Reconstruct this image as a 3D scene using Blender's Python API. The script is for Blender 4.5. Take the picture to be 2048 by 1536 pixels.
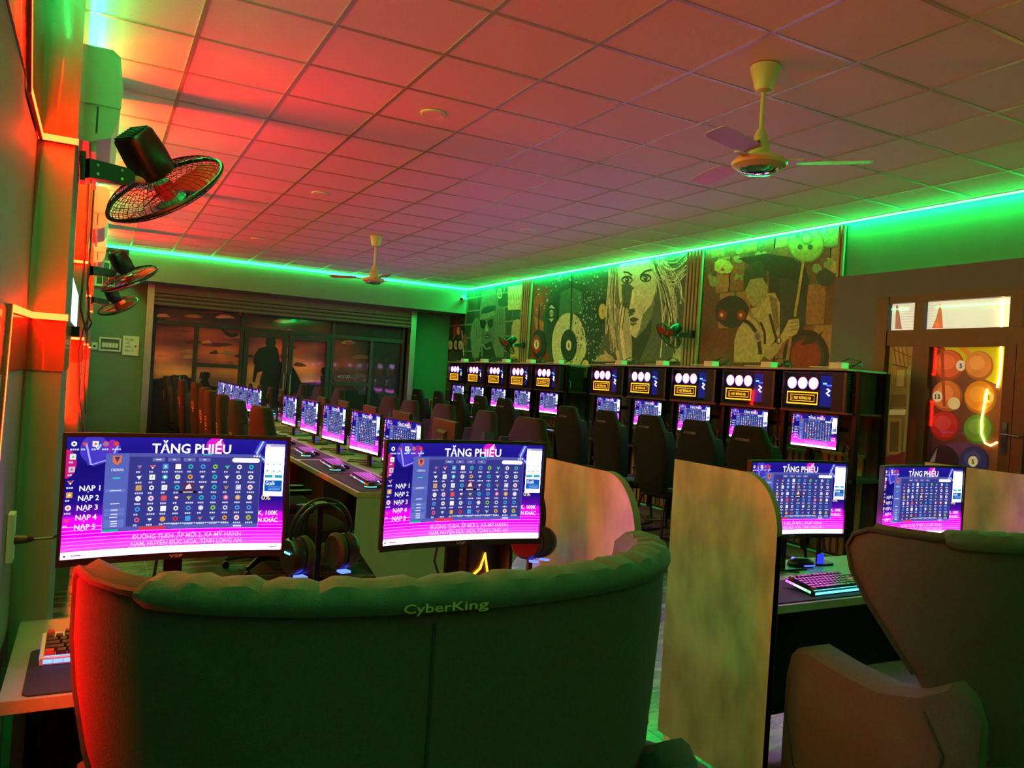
import bpy, bmesh, math, random
from mathutils import Vector, Matrix
for o in list(bpy.data.objects): bpy.data.objects.remove(o)
SC = bpy.context.scene
COL = SC.collection
PI = math.pi
random.seed(7)
# ------------------------------------------------------------------ camera
F, YAW, PITCH, ROLL, H, ZC = 1571.2, .4877, -.0039, .0621, 1.47, 3.22
_f = Vector((math.sin(YAW)*math.cos(PITCH), math.cos(YAW)*math.cos(PITCH), math.sin(PITCH)))
_r0 = Vector((math.cos(YAW), -math.sin(YAW), 0)); _u0 = _r0.cross(_f)
CR = _r0*math.cos(ROLL) + _u0*math.sin(ROLL); CU = -_r0*math.sin(ROLL) + _u0*math.cos(ROLL)
CP = Vector((0, 0, H))
cam = bpy.data.cameras.new('camera'); cam.sensor_width = 36; cam.lens = 36*F/2048; cam.clip_start = .02
co = bpy.data.objects.new('camera', cam); COL.objects.link(co)
M = Matrix.Identity(4)
for i in range(3): M[i][0], M[i][1], M[i][2], M[i][3] = CR[i], CU[i], -_f[i], CP[i]
co.matrix_world = M; SC.camera = co
# ------------------------------------------------------------------ world + exposure + light levels
w = bpy.data.worlds.new('night'); SC.world = w; w.use_nodes = True
w.node_tree.nodes['Background'].inputs[0].default_value = (.25, .3, .4, 1)
w.node_tree.nodes['Background'].inputs[1].default_value = .0
vs = SC.view_settings; vs.view_transform = 'Standard'; vs.look = 'None'; vs.exposure = 0.0; vs.gamma = 1; vs.use_curve_mapping = False
L_GREEN, L_RED, L_RED_NEAR, L_SCREEN, L_DOOR = 160.0, 950.0, 300.0, 1.0, 1.0
# survey helpers: a sight line from the tripod meets a plane of the room
def ray(x, y): return CR*((x-1024)/F) - CU*((y-768)/F) + _f
def atx(x, y, X): d = ray(x, y); return CP + d*((X)/d.x)
def aty(x, y, Y): d = ray(x, y); return CP + d*(Y/d.y)
def atz(x, y, Z): d = ray(x, y); return CP + d*((Z-H)/d.z)
# ------------------------------------------------------------------ materials
def lin(c):
    if isinstance(c, str): c = [int(c[i:i+2], 16)/255 for i in (0, 2, 4)]
    return tuple((v/12.92 if v <= .04045 else ((v+.055)/1.055)**2.4) for v in c)
def newmat(n):
    m = bpy.data.materials.new(n); m.use_nodes = True; nt = m.node_tree; nt.nodes.clear()
    out = nt.nodes.new('ShaderNodeOutputMaterial'); return m, nt, out
def pm(n, col, rough=.5, metal=0., var=.12, scale=18., bump=0., bscale=60., spec=.5, coat=0., stretch=None):
    m, nt, out = newmat(n); N = nt.nodes.new; K = nt.links.new
    b = N('ShaderNodeBsdfPrincipled'); K(b.outputs[0], out.inputs[0])
    c = lin(col)
    g = N('ShaderNodeNewGeometry'); mp = N('ShaderNodeMapping'); K(g.outputs['Position'], mp.inputs[0])
    if stretch: mp.inputs['Scale'].default_value = stretch
    no = N('ShaderNodeTexNoise'); no.inputs['Scale'].default_value = scale; no.inputs['Detail'].default_value = 4
    K(mp.outputs[0], no.inputs['Vector'])
    r = N('ShaderNodeValToRGB'); K(no.outputs[0], r.inputs[0])
    r.color_ramp.elements[0].position = .3; r.color_ramp.elements[1].position = .7
    r.color_ramp.elements[0].color = tuple(v*(1-var) for v in c)+(1,); r.color_ramp.elements[1].color = tuple(min(1, v*(1+var)) for v in c)+(1,)
    K(r.outputs[0], b.inputs['Base Color'])
    b.inputs['Roughness'].default_value = rough; b.inputs['Metallic'].default_value = metal
    b.inputs['Specular IOR Level'].default_value = spec; b.inputs['Coat Weight'].default_value = coat
    if bump:
        n2 = N('ShaderNodeTexNoise'); n2.inputs['Scale'].default_value = bscale; K(mp.outputs[0], n2.inputs['Vector'])
        bp = N('ShaderNodeBump'); bp.inputs['Strength'].default_value = bump; bp.inputs['Distance'].default_value = .01
        K(n2.outputs[0], bp.inputs['Height']); K(bp.outputs[0], b.inputs['Normal'])
    return m
def em(n, col, s):
    m, nt, out = newmat(n); e = nt.nodes.new('ShaderNodeEmission'); e.inputs[0].default_value = tuple(col)+(1,); e.inputs[1].default_value = s
    nt.links.new(e.outputs[0], out.inputs[0]); return m
def colmat(n, strength=None, rough=.6, var=.25, scale=30, back=0.):
    """printed picture: colours come from the print; strength = lit screen or backlit print"""
    m, nt, out = newmat(n); N = nt.nodes.new; K = nt.links.new
    a = N('ShaderNodeVertexColor'); a.layer_name = 'Col'
    if strength is not None:
        e = N('ShaderNodeEmission'); K(a.outputs[0], e.inputs[0]); e.inputs[1].default_value = strength; K(e.outputs[0], out.inputs[0]); return m
    b = N('ShaderNodeBsdfPrincipled'); b.inputs['Roughness'].default_value = rough; K(b.outputs[0], out.inputs[0])
    no = N('ShaderNodeTexNoise'); no.inputs['Scale'].default_value = scale; no.inputs['Detail'].default_value = 6
    g = N('ShaderNodeNewGeometry'); K(g.outputs['Position'], no.inputs['Vector'])
    mr = N('ShaderNodeMapRange'); mr.inputs[1].default_value = .3; mr.inputs[2].default_value = .7; mr.inputs[3].default_value = 1-var; mr.inputs[4].default_value = 1+var
    K(no.outputs[0], mr.inputs[0])
    mx = N('ShaderNodeVectorMath'); mx.operation = 'SCALE'; K(a.outputs[0], mx.inputs[0]); K(mr.outputs[0], mx.inputs['Scale'])
    K(mx.outputs[0], b.inputs['Base Color'])
    if back: K(mx.outputs[0], b.inputs['Emission Color']); b.inputs['Emission Strength'].default_value = back
    return m
def glassmat(n, tint=(1, 1, 1), gl=.12, rough=.02):
    m, nt, out = newmat(n); N = nt.nodes.new; K = nt.links.new
    t = N('ShaderNodeBsdfTransparent'); t.inputs[0].default_value = tuple(tint)+(1,)
    g = N('ShaderNodeBsdfGlossy'); g.inputs['Roughness'].default_value = rough
    lw = N('ShaderNodeLayerWeight'); lw.inputs[0].default_value = .5
    po = N('ShaderNodeMath'); po.operation = 'POWER'; po.inputs[1].default_value = 4; K(lw.outputs['Facing'], po.inputs[0])
    ml = N('ShaderNodeMath'); ml.operation = 'MULTIPLY_ADD'; ml.inputs[1].default_value = .5; ml.inputs[2].default_value = gl*.25; K(po.outputs[0], ml.inputs[0])
    mx = N('ShaderNodeMixShader'); K(ml.outputs[0], mx.inputs[0]); K(t.outputs[0], mx.inputs[1]); K(g.outputs[0], mx.inputs[2]); K(mx.outputs[0], out.inputs[0]); return m
def marble():
    m, nt, out = newmat('floor_marble'); N = nt.nodes.new; K = nt.links.new
    b = N('ShaderNodeBsdfPrincipled'); K(b.outputs[0], out.inputs[0])
    g = N('ShaderNodeNewGeometry'); mp = N('ShaderNodeMapping'); mp.inputs['Scale'].default_value = (.5, 2.6, 1); K(g.outputs['Position'], mp.inputs[0])
    n1 = N('ShaderNodeTexNoise'); n1.inputs['Scale'].default_value = 2.2; n1.inputs['Detail'].default_value = 8; n1.inputs['Distortion'].default_value = 1.6; K(mp.outputs[0], n1.inputs['Vector'])
    r = N('ShaderNodeValToRGB'); K(n1.outputs[0], r.inputs[0]); e = r.color_ramp.elements
    e[0].position = .32; e[0].color = (.03, .032, .03, 1); e[1].position = .72; e[1].color = (.22, .21, .19, 1)
    x = e.new(.5); x.color = (.075, .075, .07, 1)
    x = e.new(.58); x.color = (.16, .155, .14, 1)
    K(r.outputs[0], b.inputs['Base Color']); b.inputs['Roughness'].default_value = .2
    bp = N('ShaderNodeBump'); bp.inputs['Strength'].default_value = .1; bp.inputs['Distance'].default_value = .01; K(n1.outputs[0], bp.inputs['Height']); K(bp.outputs[0], b.inputs['Normal'])
    return m
MT = {}
MT['wall'] = pm('painted_wall', '6c7a6e', .65, var=.05, scale=4, bump=.05)
MT['wallgreen'] = pm('green_painted_wall', '3a7a62', .65, var=.05, scale=4, bump=.05)
MT['wallgrey'] = pm('grey_lower_wall', '645a68', .7, var=.06, scale=5, bump=.05)
MT['ceil'] = pm('ceiling_board', 'e4dbe6', .75, var=.03, scale=40, bump=.04, bscale=160)
MT['tbar'] = pm('ceiling_grid_metal', 'b3a9a2', .32, .35, .04)
MT['floor'] = marble()
MT['grout'] = pm('floor_grout', '8a8a84', .8)
MT['laminate'] = pm('concrete_laminate', 'a29d9c', .5, var=.34, scale=9, bump=.03, stretch=(1, 1, .55))
MT['edgeband'] = pm('edge_band', '9a9684', .45)
MT['desk'] = pm('desk_laminate', '90908c', .4, var=.06, scale=9)
MT['darkdesk'] = pm('dark_desk', '2a2a2c', .45)
MT['black'] = pm('black_plastic', '141415', .38, var=.1)
MT['blackmat'] = pm('black_matte', '1b1b1d', .75, var=.15, bump=.1)
MT['steel'] = pm('black_steel', '18181a', .35, .6)
MT['alu'] = pm('aluminium', 'a8a8a4', .35, .8, .06)
MT['pad'] = pm('mouse_pad_cloth', '1c1d22', .85, var=.1, scale=60)
MT['white'] = pm('white_plastic', 'dcdcd6', .4, var=.03)
MT['cream'] = pm('cream_enamel', 'c9b48c', .3, var=.04)
MT['chrome'] = pm('chrome', 'd8d8dc', .08, 1., .02)
MT['sofa'] = pm('sofa_fabric', '4d4049', .9, var=.1, scale=90, bump=.25, bscale=300)
MT['sofadark'] = pm('sofa_piping', '26262a', .7, bump=.1)
MT['sofapad'] = pm('sofa_headrest_fabric', '4a4d50', .8, var=.1, scale=70, bump=.15, bscale=200)
MT['gold'] = pm('gold_thread', 'c8b184', .5, .2)
MT['chair'] = pm('chair_leatherette', '131317', .75, var=.12, bump=.06, bscale=120, spec=.2)
MT['chairbrown'] = pm('chair_fabric_brown', '251d1d', .8, var=.12, bump=.1, bscale=150, spec=.2)
MT['chairgrey'] = pm('chair_side_grey', '232327', .75)
MT['orange'] = pm('orange_embroidery', 'e88a4a', .6)
MT['silver'] = pm('silver_print', '9a9aa0', .5)
MT['redpl'] = pm('red_translucent_blade', 'd8281c', .25, var=.05)
MT['brownframe'] = pm('brown_aluminium_frame', '4a342c', .4, .2, .08)
MT['darkframe'] = pm('charcoal_aluminium_frame', '33383a', .45, .3)
MT['shutter'] = pm('shutter_slat_metal', '6e6a62', .5, .4, .08)
MT['slat'] = pm('wood_slat', '9b8468', .5, var=.14, scale=10, stretch=(6, 6, .6))
MT['slatgap'] = pm('slat_backing', '201c1a', .7)
MT['lacquer'] = pm('brown_lacquer', '7a4a2c', .18, var=.15, scale=9, bump=.12, bscale=14, stretch=(1, 1, .4), coat=.4)
MT['brownback'] = pm('monitor_back', '2e2222', .45)
MT['frost'] = glassmat('clear_glass', (.93, .95, .94), .12)
MT['pcglass'] = glassmat('pc_side_glass', (.8, .78, .85), .2)
MT['filmglass'] = glassmat('film_glass', (.92, .92, .92), .06, .05)
MT['screen'] = colmat('screen_picture', L_SCREEN)
MT['mural'] = colmat('mural_print', None, .55, .28, 26)
MT['film'] = colmat('sunset_film', None, .5, .35, 1.6, back=.3)  # own glow brightens the picture, standing in for light from outside
MT['doorprint'] = colmat('backlit_print', None, .4, .12, 8, back=.42*L_DOOR)
MT['green'] = em('green_led', (.003, 1, .13), L_GREEN)
MT['green_wall'] = em('green_led_wall', (.003, 1, .13), L_GREEN*1.6)
MT['green_beam'] = em('green_led_beam', (.003, 1, .13), L_GREEN*.6)
MT['red'] = em('red_neon', (1, .0009, .00015), L_RED)
MT['red_near'] = em('red_neon_dimmer', (1, .0026, .0004), L_RED_NEAR)
MT['redhouse'] = pm('neon_housing', '8c2018', .5)
MT['rope'] = em('yellow_rope_light', (1, .78, .12), 14)
MT['amber'] = em('amber_neon', (1, .2, .006), 12)
MT['amberdim'] = em('amber_neon_text', (1, .5, .02), 3)
MT['fanlight'] = colmat('rgb_fan_light', 30.0)
MT['blueglow'] = em('blue_led', (.04, .07, 1), 6)
MT['bluedeep'] = em('deep_blue_led', (.02, .03, 1), 1.6)
MT['cyanglow'] = em('cyan_led', (.15, .75, 1), 3)
MT['boardglow'] = em('board_backlight', (.02, .02, .28), 1.0)
MT['whiteglow'] = em('white_led', (.85, .9, 1), 5)
MT['rgbstrip'] = colmat('rgb_strip', 3.0)
MT['tvglow'] = em('lightbox_face', (.55, .65, 1), 2.2)
# ------------------------------------------------------------------ mesh helpers
class MB:
    def __init__(s): s.v = []; s.f = []; s.c = []; s.m = []; s.hascol = False; s.cur = 0
    def face(s, idx, col=None): s.f.append(tuple(idx)); s.c.append(col); s.m.append(s.cur); s.hascol |= col is not None
    def box(s, a, b, col=None):
        i = len(s.v); (x0, y0, z0), (x1, y1, z1) = a, b
        s.v += [(x0, y0, z0), (x1, y0, z0), (x1, y1, z0), (x0, y1, z0), (x0, y0, z1), (x1, y0, z1), (x1, y1, z1), (x0, y1, z1)]
        for q in ((0, 3, 2, 1), (4, 5, 6, 7), (0, 1, 5, 4), (1, 2, 6, 5), (2, 3, 7, 6), (3, 0, 4, 7)): s.face([i+k for k in q], col)
        return s
    def cbox(s, c, d, col=None): return s.box([c[k]-d[k]/2 for k in range(3)], [c[k]+d[k]/2 for k in range(3)], col)
    def loft(s, rings, cap=True, close=True, col=None):
        i0 = len(s.v); n = len(rings[0])
        for r in rings: s.v += [tuple(p) for p in r]
        for k in range(len(rings)-1):
            for j in range(n if close else n-1):
                a = i0+k*n+j; b = i0+k*n+(j+1) % n; s.face((a, b, b+n, a+n), col)
        if cap and close:
            s.face([i0+j for j in range(n)][::-1], col); s.face([i0+(len(rings)-1)*n+j for j in range(n)], col)
        return s
    def tube(s, pts, r, n=6, col=None, closed=False):
        pts = [Vector(p) for p in pts]; rings = []; up = None
        for k, p in enumerate(pts):
            if closed: d = pts[(k+1) % len(pts)]-pts[k-1]
            else: d = pts[min(k+1, len(pts)-1)]-pts[max(k-1, 0)]
            d.normalize()
            if up is None: up = Vector((0, 0, 1)) if abs(d.z) < .9 else Vector((1, 0, 0))
            a = d.cross(up)
            if a.length < 1e-5: a = d.orthogonal()
            a.normalize(); b = a.cross(d); up = b
            rr = r[k] if isinstance(r, (list, tuple)) else r
            rings.append([p+a*rr*math.cos(2*PI*j/n)+b*rr*math.sin(2*PI*j/n) for j in range(n)])
        if closed: rings.append(rings[0])
        return s.loft(rings, not closed, True, col)
    def lathe(s, prof, n=24, c=(0, 0, 0), ax='z', col=None):
        rings = []
        for (r, h) in prof:
            ring = []
            for j in range(n):
                a = 2*PI*j/n; p = (r*math.cos(a), r*math.sin(a), h)
                if ax == 'y': p = (p[0], p[2], -p[1])
                if ax == 'x': p = (p[2], p[0], p[1])
                ring.append((p[0]+c[0], p[1]+c[1], p[2]+c[2]))
            rings.append(ring)
        return s.loft(rings, True, True, col)
    def prism(s, poly, axis, a, b, col=None):
        """poly in the plane across `axis`, extruded from a to b"""
        def mk(p, t): return {'x': (t, p[0], p[1]), 'y': (p[0], t, p[1]), 'z': (p[0], p[1], t)}[axis]
        return s.loft([[mk(p, a) for p in poly], [mk(p, b) for p in poly]], True, True, col)
    def poly(s, pts, col=None):
        i = len(s.v); s.v += [tuple(p) for p in pts]; s.face(range(i, i+len(pts)), col); return s
    def xf(s, mat, start=0):
        for k in range(start, len(s.v)): s.v[k] = tuple(mat @ Vector(s.v[k]))
        return s
    def mesh(s, name, mats, smooth=False):
        me = bpy.data.meshes.new(name); me.from_pydata(s.v, [], s.f)
        for m in (mats if isinstance(mats, (list, tuple)) else [mats]): me.materials.append(MT[m] if isinstance(m, str) else m)
        me.polygons.foreach_set('material_index', s.m)
        if smooth: me.polygons.foreach_set('use_smooth', [True]*len(s.f))
        if s.hascol:
            at = me.color_attributes.new('Col', 'FLOAT_COLOR', 'CORNER'); buf = []
            for f, c in zip(s.f, s.c):
                if c and isinstance(c[0], (list, tuple)):
                    for q in c: buf += [q[0], q[1], q[2], 1]
                else:
                    q = c or (0, 0, 0); buf += [q[0], q[1], q[2], 1]*len(f)
            at.data.foreach_set('color', buf)
        me.update()
        if smooth:
            try: me.set_sharp_from_angle(angle=math.radians(38))
            except Exception: pass
        return me
    def build(s, name, mats, parent=None, loc=(0, 0, 0), rot=(0, 0, 0), smooth=False):
        return link(name, s.mesh(name, mats, smooth), parent, loc, rot)
def link(name, me, parent=None, loc=(0, 0, 0), rot=(0, 0, 0)):
    o = bpy.data.objects.new(name, me); COL.objects.link(o); o.parent = parent; o.location = loc; o.rotation_euler = rot; return o
def tag(o, label=None, cat=None, group=None, kind=None):
    if label: o['label'] = label
    if cat: o['category'] = cat
    if group: o['group'] = group
    if kind: o['kind'] = kind
    return o
def thing(name, label, cat, loc=(0, 0, 0), rz=0, group=None, rot=None):
    o = bpy.data.objects.new(name, None); COL.objects.link(o); o.location = loc; o.rotation_euler = rot or (0, 0, rz); o.empty_display_size = .1
    return tag(o, label, cat, group)
KIDS = {}
def copy_tree(o, parent=None, top=True):
    c = o.copy(); COL.objects.link(c); c.parent = parent
    for ch in list(o.children): copy_tree(ch, c, False)
    return c
def place(proto, used, loc, rz, label, group=None):
    o = proto if not used else copy_tree(proto)
    o.location = loc; o.rotation_euler = (0, 0, rz); o['label'] = label
    if group: o['group'] = group
    return o
def mod(o, kind, **kw):
    m = o.modifiers.new(kind.lower(), kind)
    for k, v in kw.items(): setattr(m, k, v)
    return o
def sup(cx, cy, z, rx, ry, n=20, e=4.):
    out = []
    for j in range(n):
        a = 2*PI*j/n; c, s_ = math.cos(a), math.sin(a)
        out.append((cx+rx*math.copysign(abs(c)**(2/e), c), cy+ry*math.copysign(abs(s_)**(2/e), s_), z))
    return out
_fc = {}
def textpolys(t, bold=0.):
    """triangles of a lettering, unit height, returned as list of 2D polygons and the width"""
    k = (t, bold)
    if k not in _fc:
        cu = bpy.data.curves.new('lettering', 'FONT'); cu.body = t; cu.size = 1; cu.offset = bold; cu.resolution_u = 2
        ob = bpy.data.objects.new('lettering', cu); COL.objects.link(ob)
        dg = bpy.context.evaluated_depsgraph_get(); me = bpy.data.meshes.new_from_object(ob.evaluated_get(dg))
        P = [[(me.vertices[i].co.x, me.vertices[i].co.y) for i in p.vertices] for p in me.polygons]
        bpy.data.objects.remove(ob); bpy.data.curves.remove(cu); bpy.data.meshes.remove(me)
        xs = [q[0] for p in P for q in p] or [0, 1]
        x0, x1 = min(xs), max(xs)
        _fc[k] = ([[(q[0]-x0, q[1]) for q in p] for p in P], x1-x0)
    return _fc[k]
class Pic:
    """flat print: layered coloured polygons; mapping f(a, b, lift) -> point"""
    def __init__(s, f, step=.0001): s.mb = MB(); s.f = f; s.kk = 0; s.st = step; s.fix = None
    @property
    def k(s): return s.kk if s.fix is None else s.fix
    @k.setter
    def k(s, v): s.kk = v
    def poly(s, pts, c, flat=False):
        s.k += 1; s.mb.poly([s.f(a, b, s.k*s.st) for a, b in pts], c if (isinstance(c, list)) else lin(c) if isinstance(c, str) else c)
    def grid(s, x0, x1, y0, y1, nx, ny, cf):
        s.k += 1; i = len(s.mb.v)
        for j in range(ny+1):
            for k in range(nx+1): s.mb.v.append(tuple(s.f(x0+(x1-x0)*k/nx, y0+(y1-y0)*j/ny, s.k*s.st)))
        C = lambda k, j: cf(k/nx, j/ny)
        for j in range(ny):
            for k in range(nx):
                a = i+j*(nx+1)+k
                s.mb.face((a, a+1, a+nx+2, a+nx+1), [C(k, j), C(k+1, j), C(k+1, j+1), C(k, j+1)])
    def rect(s, x0, y0, x1, y1, c, seg=1):
        c = lin(c) if isinstance(c, str) else c
        s.grid(x0, x1, y0, y1, seg, 1, lambda a, b: c)
    def ell(s, x, y, rx, ry, c, n=28, rot=0):
        cr, sr = math.cos(rot), math.sin(rot)
        s.poly([(x+rx*math.cos(2*PI*k/n)*cr-ry*math.sin(2*PI*k/n)*sr, y+rx*math.cos(2*PI*k/n)*sr+ry*math.sin(2*PI*k/n)*cr) for k in range(n)], c)
    def stroke(s, pts, wd, c):
        s.k += 1; c = lin(c) if isinstance(c, str) else c
        for (a, b), (p, q) in zip(pts, pts[1:]):
            L = math.hypot(p-a, q-b) or 1e-6; nx, ny = -(q-b)/L*wd/2, (p-a)/L*wd/2
            s.mb.poly([s.f(*t, s.k*s.st) for t in ((a+nx, b+ny), (a-nx, b-ny), (p-nx, q-ny), (p+nx, q+ny))], c)
    def text(s, t, x, y, h, c, width=None, bold=.01, center=False, flip=False, sy=1):
        P, wd = textpolys(t, bold); s.k += 1; c = lin(c) if isinstance(c, str) else c
        sx = (width/wd) if width else h
        if center: x -= sx*wd/2
        for p in P: s.mb.poly([s.f(x+a*sx, y+b*h*sy, s.k*s.st) for a, b in p], c)
# ------------------------------------------------------------------ THE SETTING
def structure(o, name=None): o['kind'] = 'structure'; return o
XL, XR, YB, YF, YR = -.167, 6.385, 14.9, -1.98, 14.12
floor = structure(MB().box((XL-.2, YF, -.06), (XR+.2, YB+.4, -.006)).build('floor', 'grout'))
tile_me = MB().box((.0015, .0015, -.02), (.5985, 1.1985, 0)).mesh('tile', 'floor')
for i in range(11):
    for j in range(15):
        y0 = YF + j*1.2 - (.0)
        if y0+1.2 > YB+.9: continue
        link('floor_tile', tile_me, floor, (.66-.6*2+.6*i-.27+.0, y0, 0))
ceil = structure(MB().box((XL-.2, YF, ZC+.02), (XR+.2, YB+.2, ZC+.1)).build('ceiling', 'ceil'))
ct = MB().loft([sup(.3, .3, ZC+.004, .29, .29, 4, 2), sup(.3, .3, ZC+.004, .29, .29, 4, 2)]) if False else MB().box((.011, .011, ZC+.004), (.589, .589, ZC+.018))
ct_me = ct.mesh('ceiling_tile', 'ceil')
for i in range(11):
    for j in range(-10, 17): link('ceiling_tile', ct_me, ceil, (-.2117+.6*i, 4.0174+.6*j, 0))
for i in range(12): MB().box((-.2117+.6*i-.012, YF, ZC), (-.2117+.6*i+.012, YB, ZC+.012)).build('grid_bar', 'tbar', ceil)
for j in range(-9, 18): MB().box((XL, 4.0174+.6*j-.0115, ZC+.0005), (XR, 4.0174+.6*j+.0115, ZC+.0115)).build('grid_bar', 'tbar', ceil)
structure(MB().box((XL-.15, YF, 0), (XL, YB+.3, ZC+.05)).build('wall_left', 'wall'))
structure(MB().box((XR, 5.36, 0), (XR+.15, YB+.4, ZC+.05)).build('wall_right', 'wall'))
structure(MB().box((XL-.15, YF-.15, 0), (XR+.15, YF, ZC+.05)).build('wall_rear', 'wall'))
# right wall near the door: opening from Y 3.0 to 4.86, up to z 2.45
wr = MB(); DY0, DY1, DZ = 2.52, 4.86, 2.45
wr.box((XR, DY1, 0), (XR+.15, 5.36, ZC+.05)); wr.box((XR, YF, 0), (XR+.15, DY0, ZC+.05)); wr.box((XR, DY0, DZ), (XR+.15, DY1, ZC+.05))
structure(wr.build('wall_right_door', 'wallgreen'))
g = MB(); XG = 6.345
g.box((XG, DY1, 0), (XR-.001, 5.355, 2.68)); g.box((XG, YF, 0), (XR-.001, DY0, 2.68)); g.box((XG, DY0, DZ), (XR-.001, DY1, 2.68))
structure(g.build('wall_right_lining', 'wallgrey'))
# back wall: beam in front, opening with roller shutter and printed glass behind
SX0, SX1 = .76, 5.52
structure(MB().box((XL, YB, 0), (SX0, YB+.15, ZC)).build('wall_back_left', 'wall'))
b = MB(); b.box((SX1, YB, 0), (XR, YB+.15, ZC)); b.box((SX0, YB, 2.78), (SX1, YB+.15, ZC))
structure(b.build('wall_back', 'wallgreen'))
structure(MB().box((XL+.55, YR, 2.73), (XR, YB-.001, ZC-.002)).build('trim_1', 'wall'))
structure(MB().box((XL+.55, YR+.05, 2.735), (XL+.62, YB-.001, 2.8)).build('trim_2', 'wall'))
structure(MB().box((XL-.15, YB+.55, 0), (XR+.15, YB+.65, ZC)).build('wall_behind_shutter', 'darkframe'))
# pilasters on the left wall with lacquered bands
PY = [-.66, 2.44, 5.55, 8.65, 11.75]
XP = -.08
for k, y0 in enumerate(PY):
    p = structure(MB().box((XL+.0005, y0, 0), (XP, y0+.5, ZC-.002)).build('trim_%d' % (k+3), 'wall'))
    for (z0, z1) in ((1.42, 1.565), (2.045, ZC-.01)):
        MB().box((XL+.002, y0-.004, z0), (XP+.004, y0+.504, z1)).build('lacquer_band', 'lacquer', p)
wb = structure(MB().box((XL+.0008, .95, 2.06), (XL+.004, PY[1]-.005, ZC-.01)).build('trim_8', 'lacquer'))
wb = structure(MB().box((XL+.0008, .95, 1.42), (XL+.004, PY[1]-.005, 1.555)).build('trim_9', 'lacquer'))
# ------------------------------------------------------------------ LED strips and neon
def strip(name, pts, wd, th, nrm, mat, label, cat, group=None):
    """flat strip along a polyline lying in planes; built from short boxes as tubes"""
    o = MB().tube(pts, wd/2, 4).build(name, mat); return tag(o, label, cat, group)
strip('led_strip', [(-.1, YF+.05, ZC-.012), (-.1, YR-.05, ZC-.012)], .016, 0, 0, 'green', 'green LED strip along ceiling edge above the left wall', 'led strip')
strip('led_strip', [(.0, YR-.012, ZC-.014), (XR-.03, YR-.012, ZC-.014)], .02, 0, 0, 'green_beam', 'green LED strip along ceiling above the roller shutter beam', 'led strip')
t = thing('led_strip', 'green LED strip along ceiling edge above the mural wall', 'led strip', (XR-.03, YF+.05, ZC))   # channel with the lit face looking down
MB().box((-.014, 0, -.01), (.012, YR-.03-YF-.05, -.0005)).build('channel', 'white', t); MB().poly([(-.014, 0, -.0106), (-.014, YR-.03-YF-.05, -.0106), (.012, YR-.03-YF-.05, -.0165), (.012, 0, -.0165)]).build('lit_face', 'green_wall', t)
def neon(segs, label, lit='red'):
    t = thing('neon_tube', label, 'neon light', segs[0][0], group='red neon tubes on the left wall'); O = Vector(segs[0][0])
    hs, fr_ = MB(), MB(); hw = .0085
    for p, q, n in segs:
        p, q, n = Vector(p)-O, Vector(q)-O, Vector(n); d = (q-p).normalized(); sd = d.cross(n)*hw; p = p-d*.004; q = q+d*.004
        hs.loft([[p-sd, p+sd, p+sd+n*.008, p-sd+n*.008], [q-sd, q+sd, q+sd+n*.008, q-sd+n*.008]])
        fr_.poly([p-sd+n*.0086, p+sd+n*.0086, q+sd+n*.0086, q-sd+n*.0086])
    hs.build('housing', 'redhouse', t); fr_.build('lit_face', lit, t)
names = ['pilaster behind the camera, added unseen for red light', 'nearest pilaster', 'second pilaster', 'third pilaster', 'farthest pilaster']  # tubes behind the camera are added, unseen, to redden sofa and ceiling
XN = XL+.0045; NX, NYM = (1, 0, 0), (0, -1, 0)
for k, y0 in enumerate(PY):
    yv = y0-(.42 if k == 1 else .012); yf = y0-.0045
    top = [((XN, yv-.33, 2.49), (XN, yv, 2.04), NX)] if k == 1 else [((XN, yv, 2.92), (XN, yv, 2.04), NX)]
    neon(top+([((XN, yv, 2.037), (XN, y0-.012, 2.037), NX)] if k == 1 else [])+[((XN+.002, yf, 2.037), (XP+.004, yf, 2.037), NYM)], 'red neon tube running up from shoulder height on the %s' % names[k], 'red_near' if k < 2 else 'red')
    if k > 1: neon([((XN, y0+.513, 2.92), (XN, y0+.513, 2.04), NX)], 'added red neon tube lighting the ceiling, hidden behind the %s' % names[k], 'red_near' if k < 1 else 'red')  # hidden tubes added to fill dark bands on the ceiling with red
    lo = .55 if k == 1 else .012
    neon([((XP+.004, yf, 1.565), (XN+.002, yf, 1.565), NYM)]+([((XN, y0-.012, 1.565), (XN, y0-lo, 1.555), NX)] if k == 1 else [])+[((XN, y0-lo, 1.555), (XN, y0-lo-(.26 if k == 1 else 0), .75 if k == 1 else 1.08), NX)], 'lower red neon tube below the grey band of the %s' % names[k], 'red_near' if k < 2 else 'red')
# ------------------------------------------------------------------ MURALS on the right wall
def rw(px, py): p = atx(px, py, XR-.012); return (p.y, p.z)
def rwmap(px, py, lift): p = atx(px, py, XR-.012); return (XR-.012-lift, p.y, min(p.z, ZC-.036))
def ZT(ox, oy, s, pts): return [(ox+x/s, oy+y/s) for x, y in pts]
class WallPic(Pic):
    def __init__(s, ox, oy, sc):
        super().__init__(lambda a, b, l: rwmap(ox+a/sc, oy+b/sc, l), .00002)
def mural_base(pic, y0, y1, z0, z1, cf, nx=10, ny=8):
    """full-size backing board with its own colours"""
    f = pic.f; pic.f = lambda a, b, l: (XR-.012-l, a, b); pic.grid(y0, y1, z0, z1, nx, ny, cf); pic.f = f
def board(y0, y1, name, label, pic):
    o = thing(name, label, 'mural', (0, 0, 0))
    MB().box((XR-.0115, y1, .95), (XR-.0005, y0, ZC-.03)).build('backing_board', 'black', o)
    pic.mb.build('printed_picture', 'mural', o); return o
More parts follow.
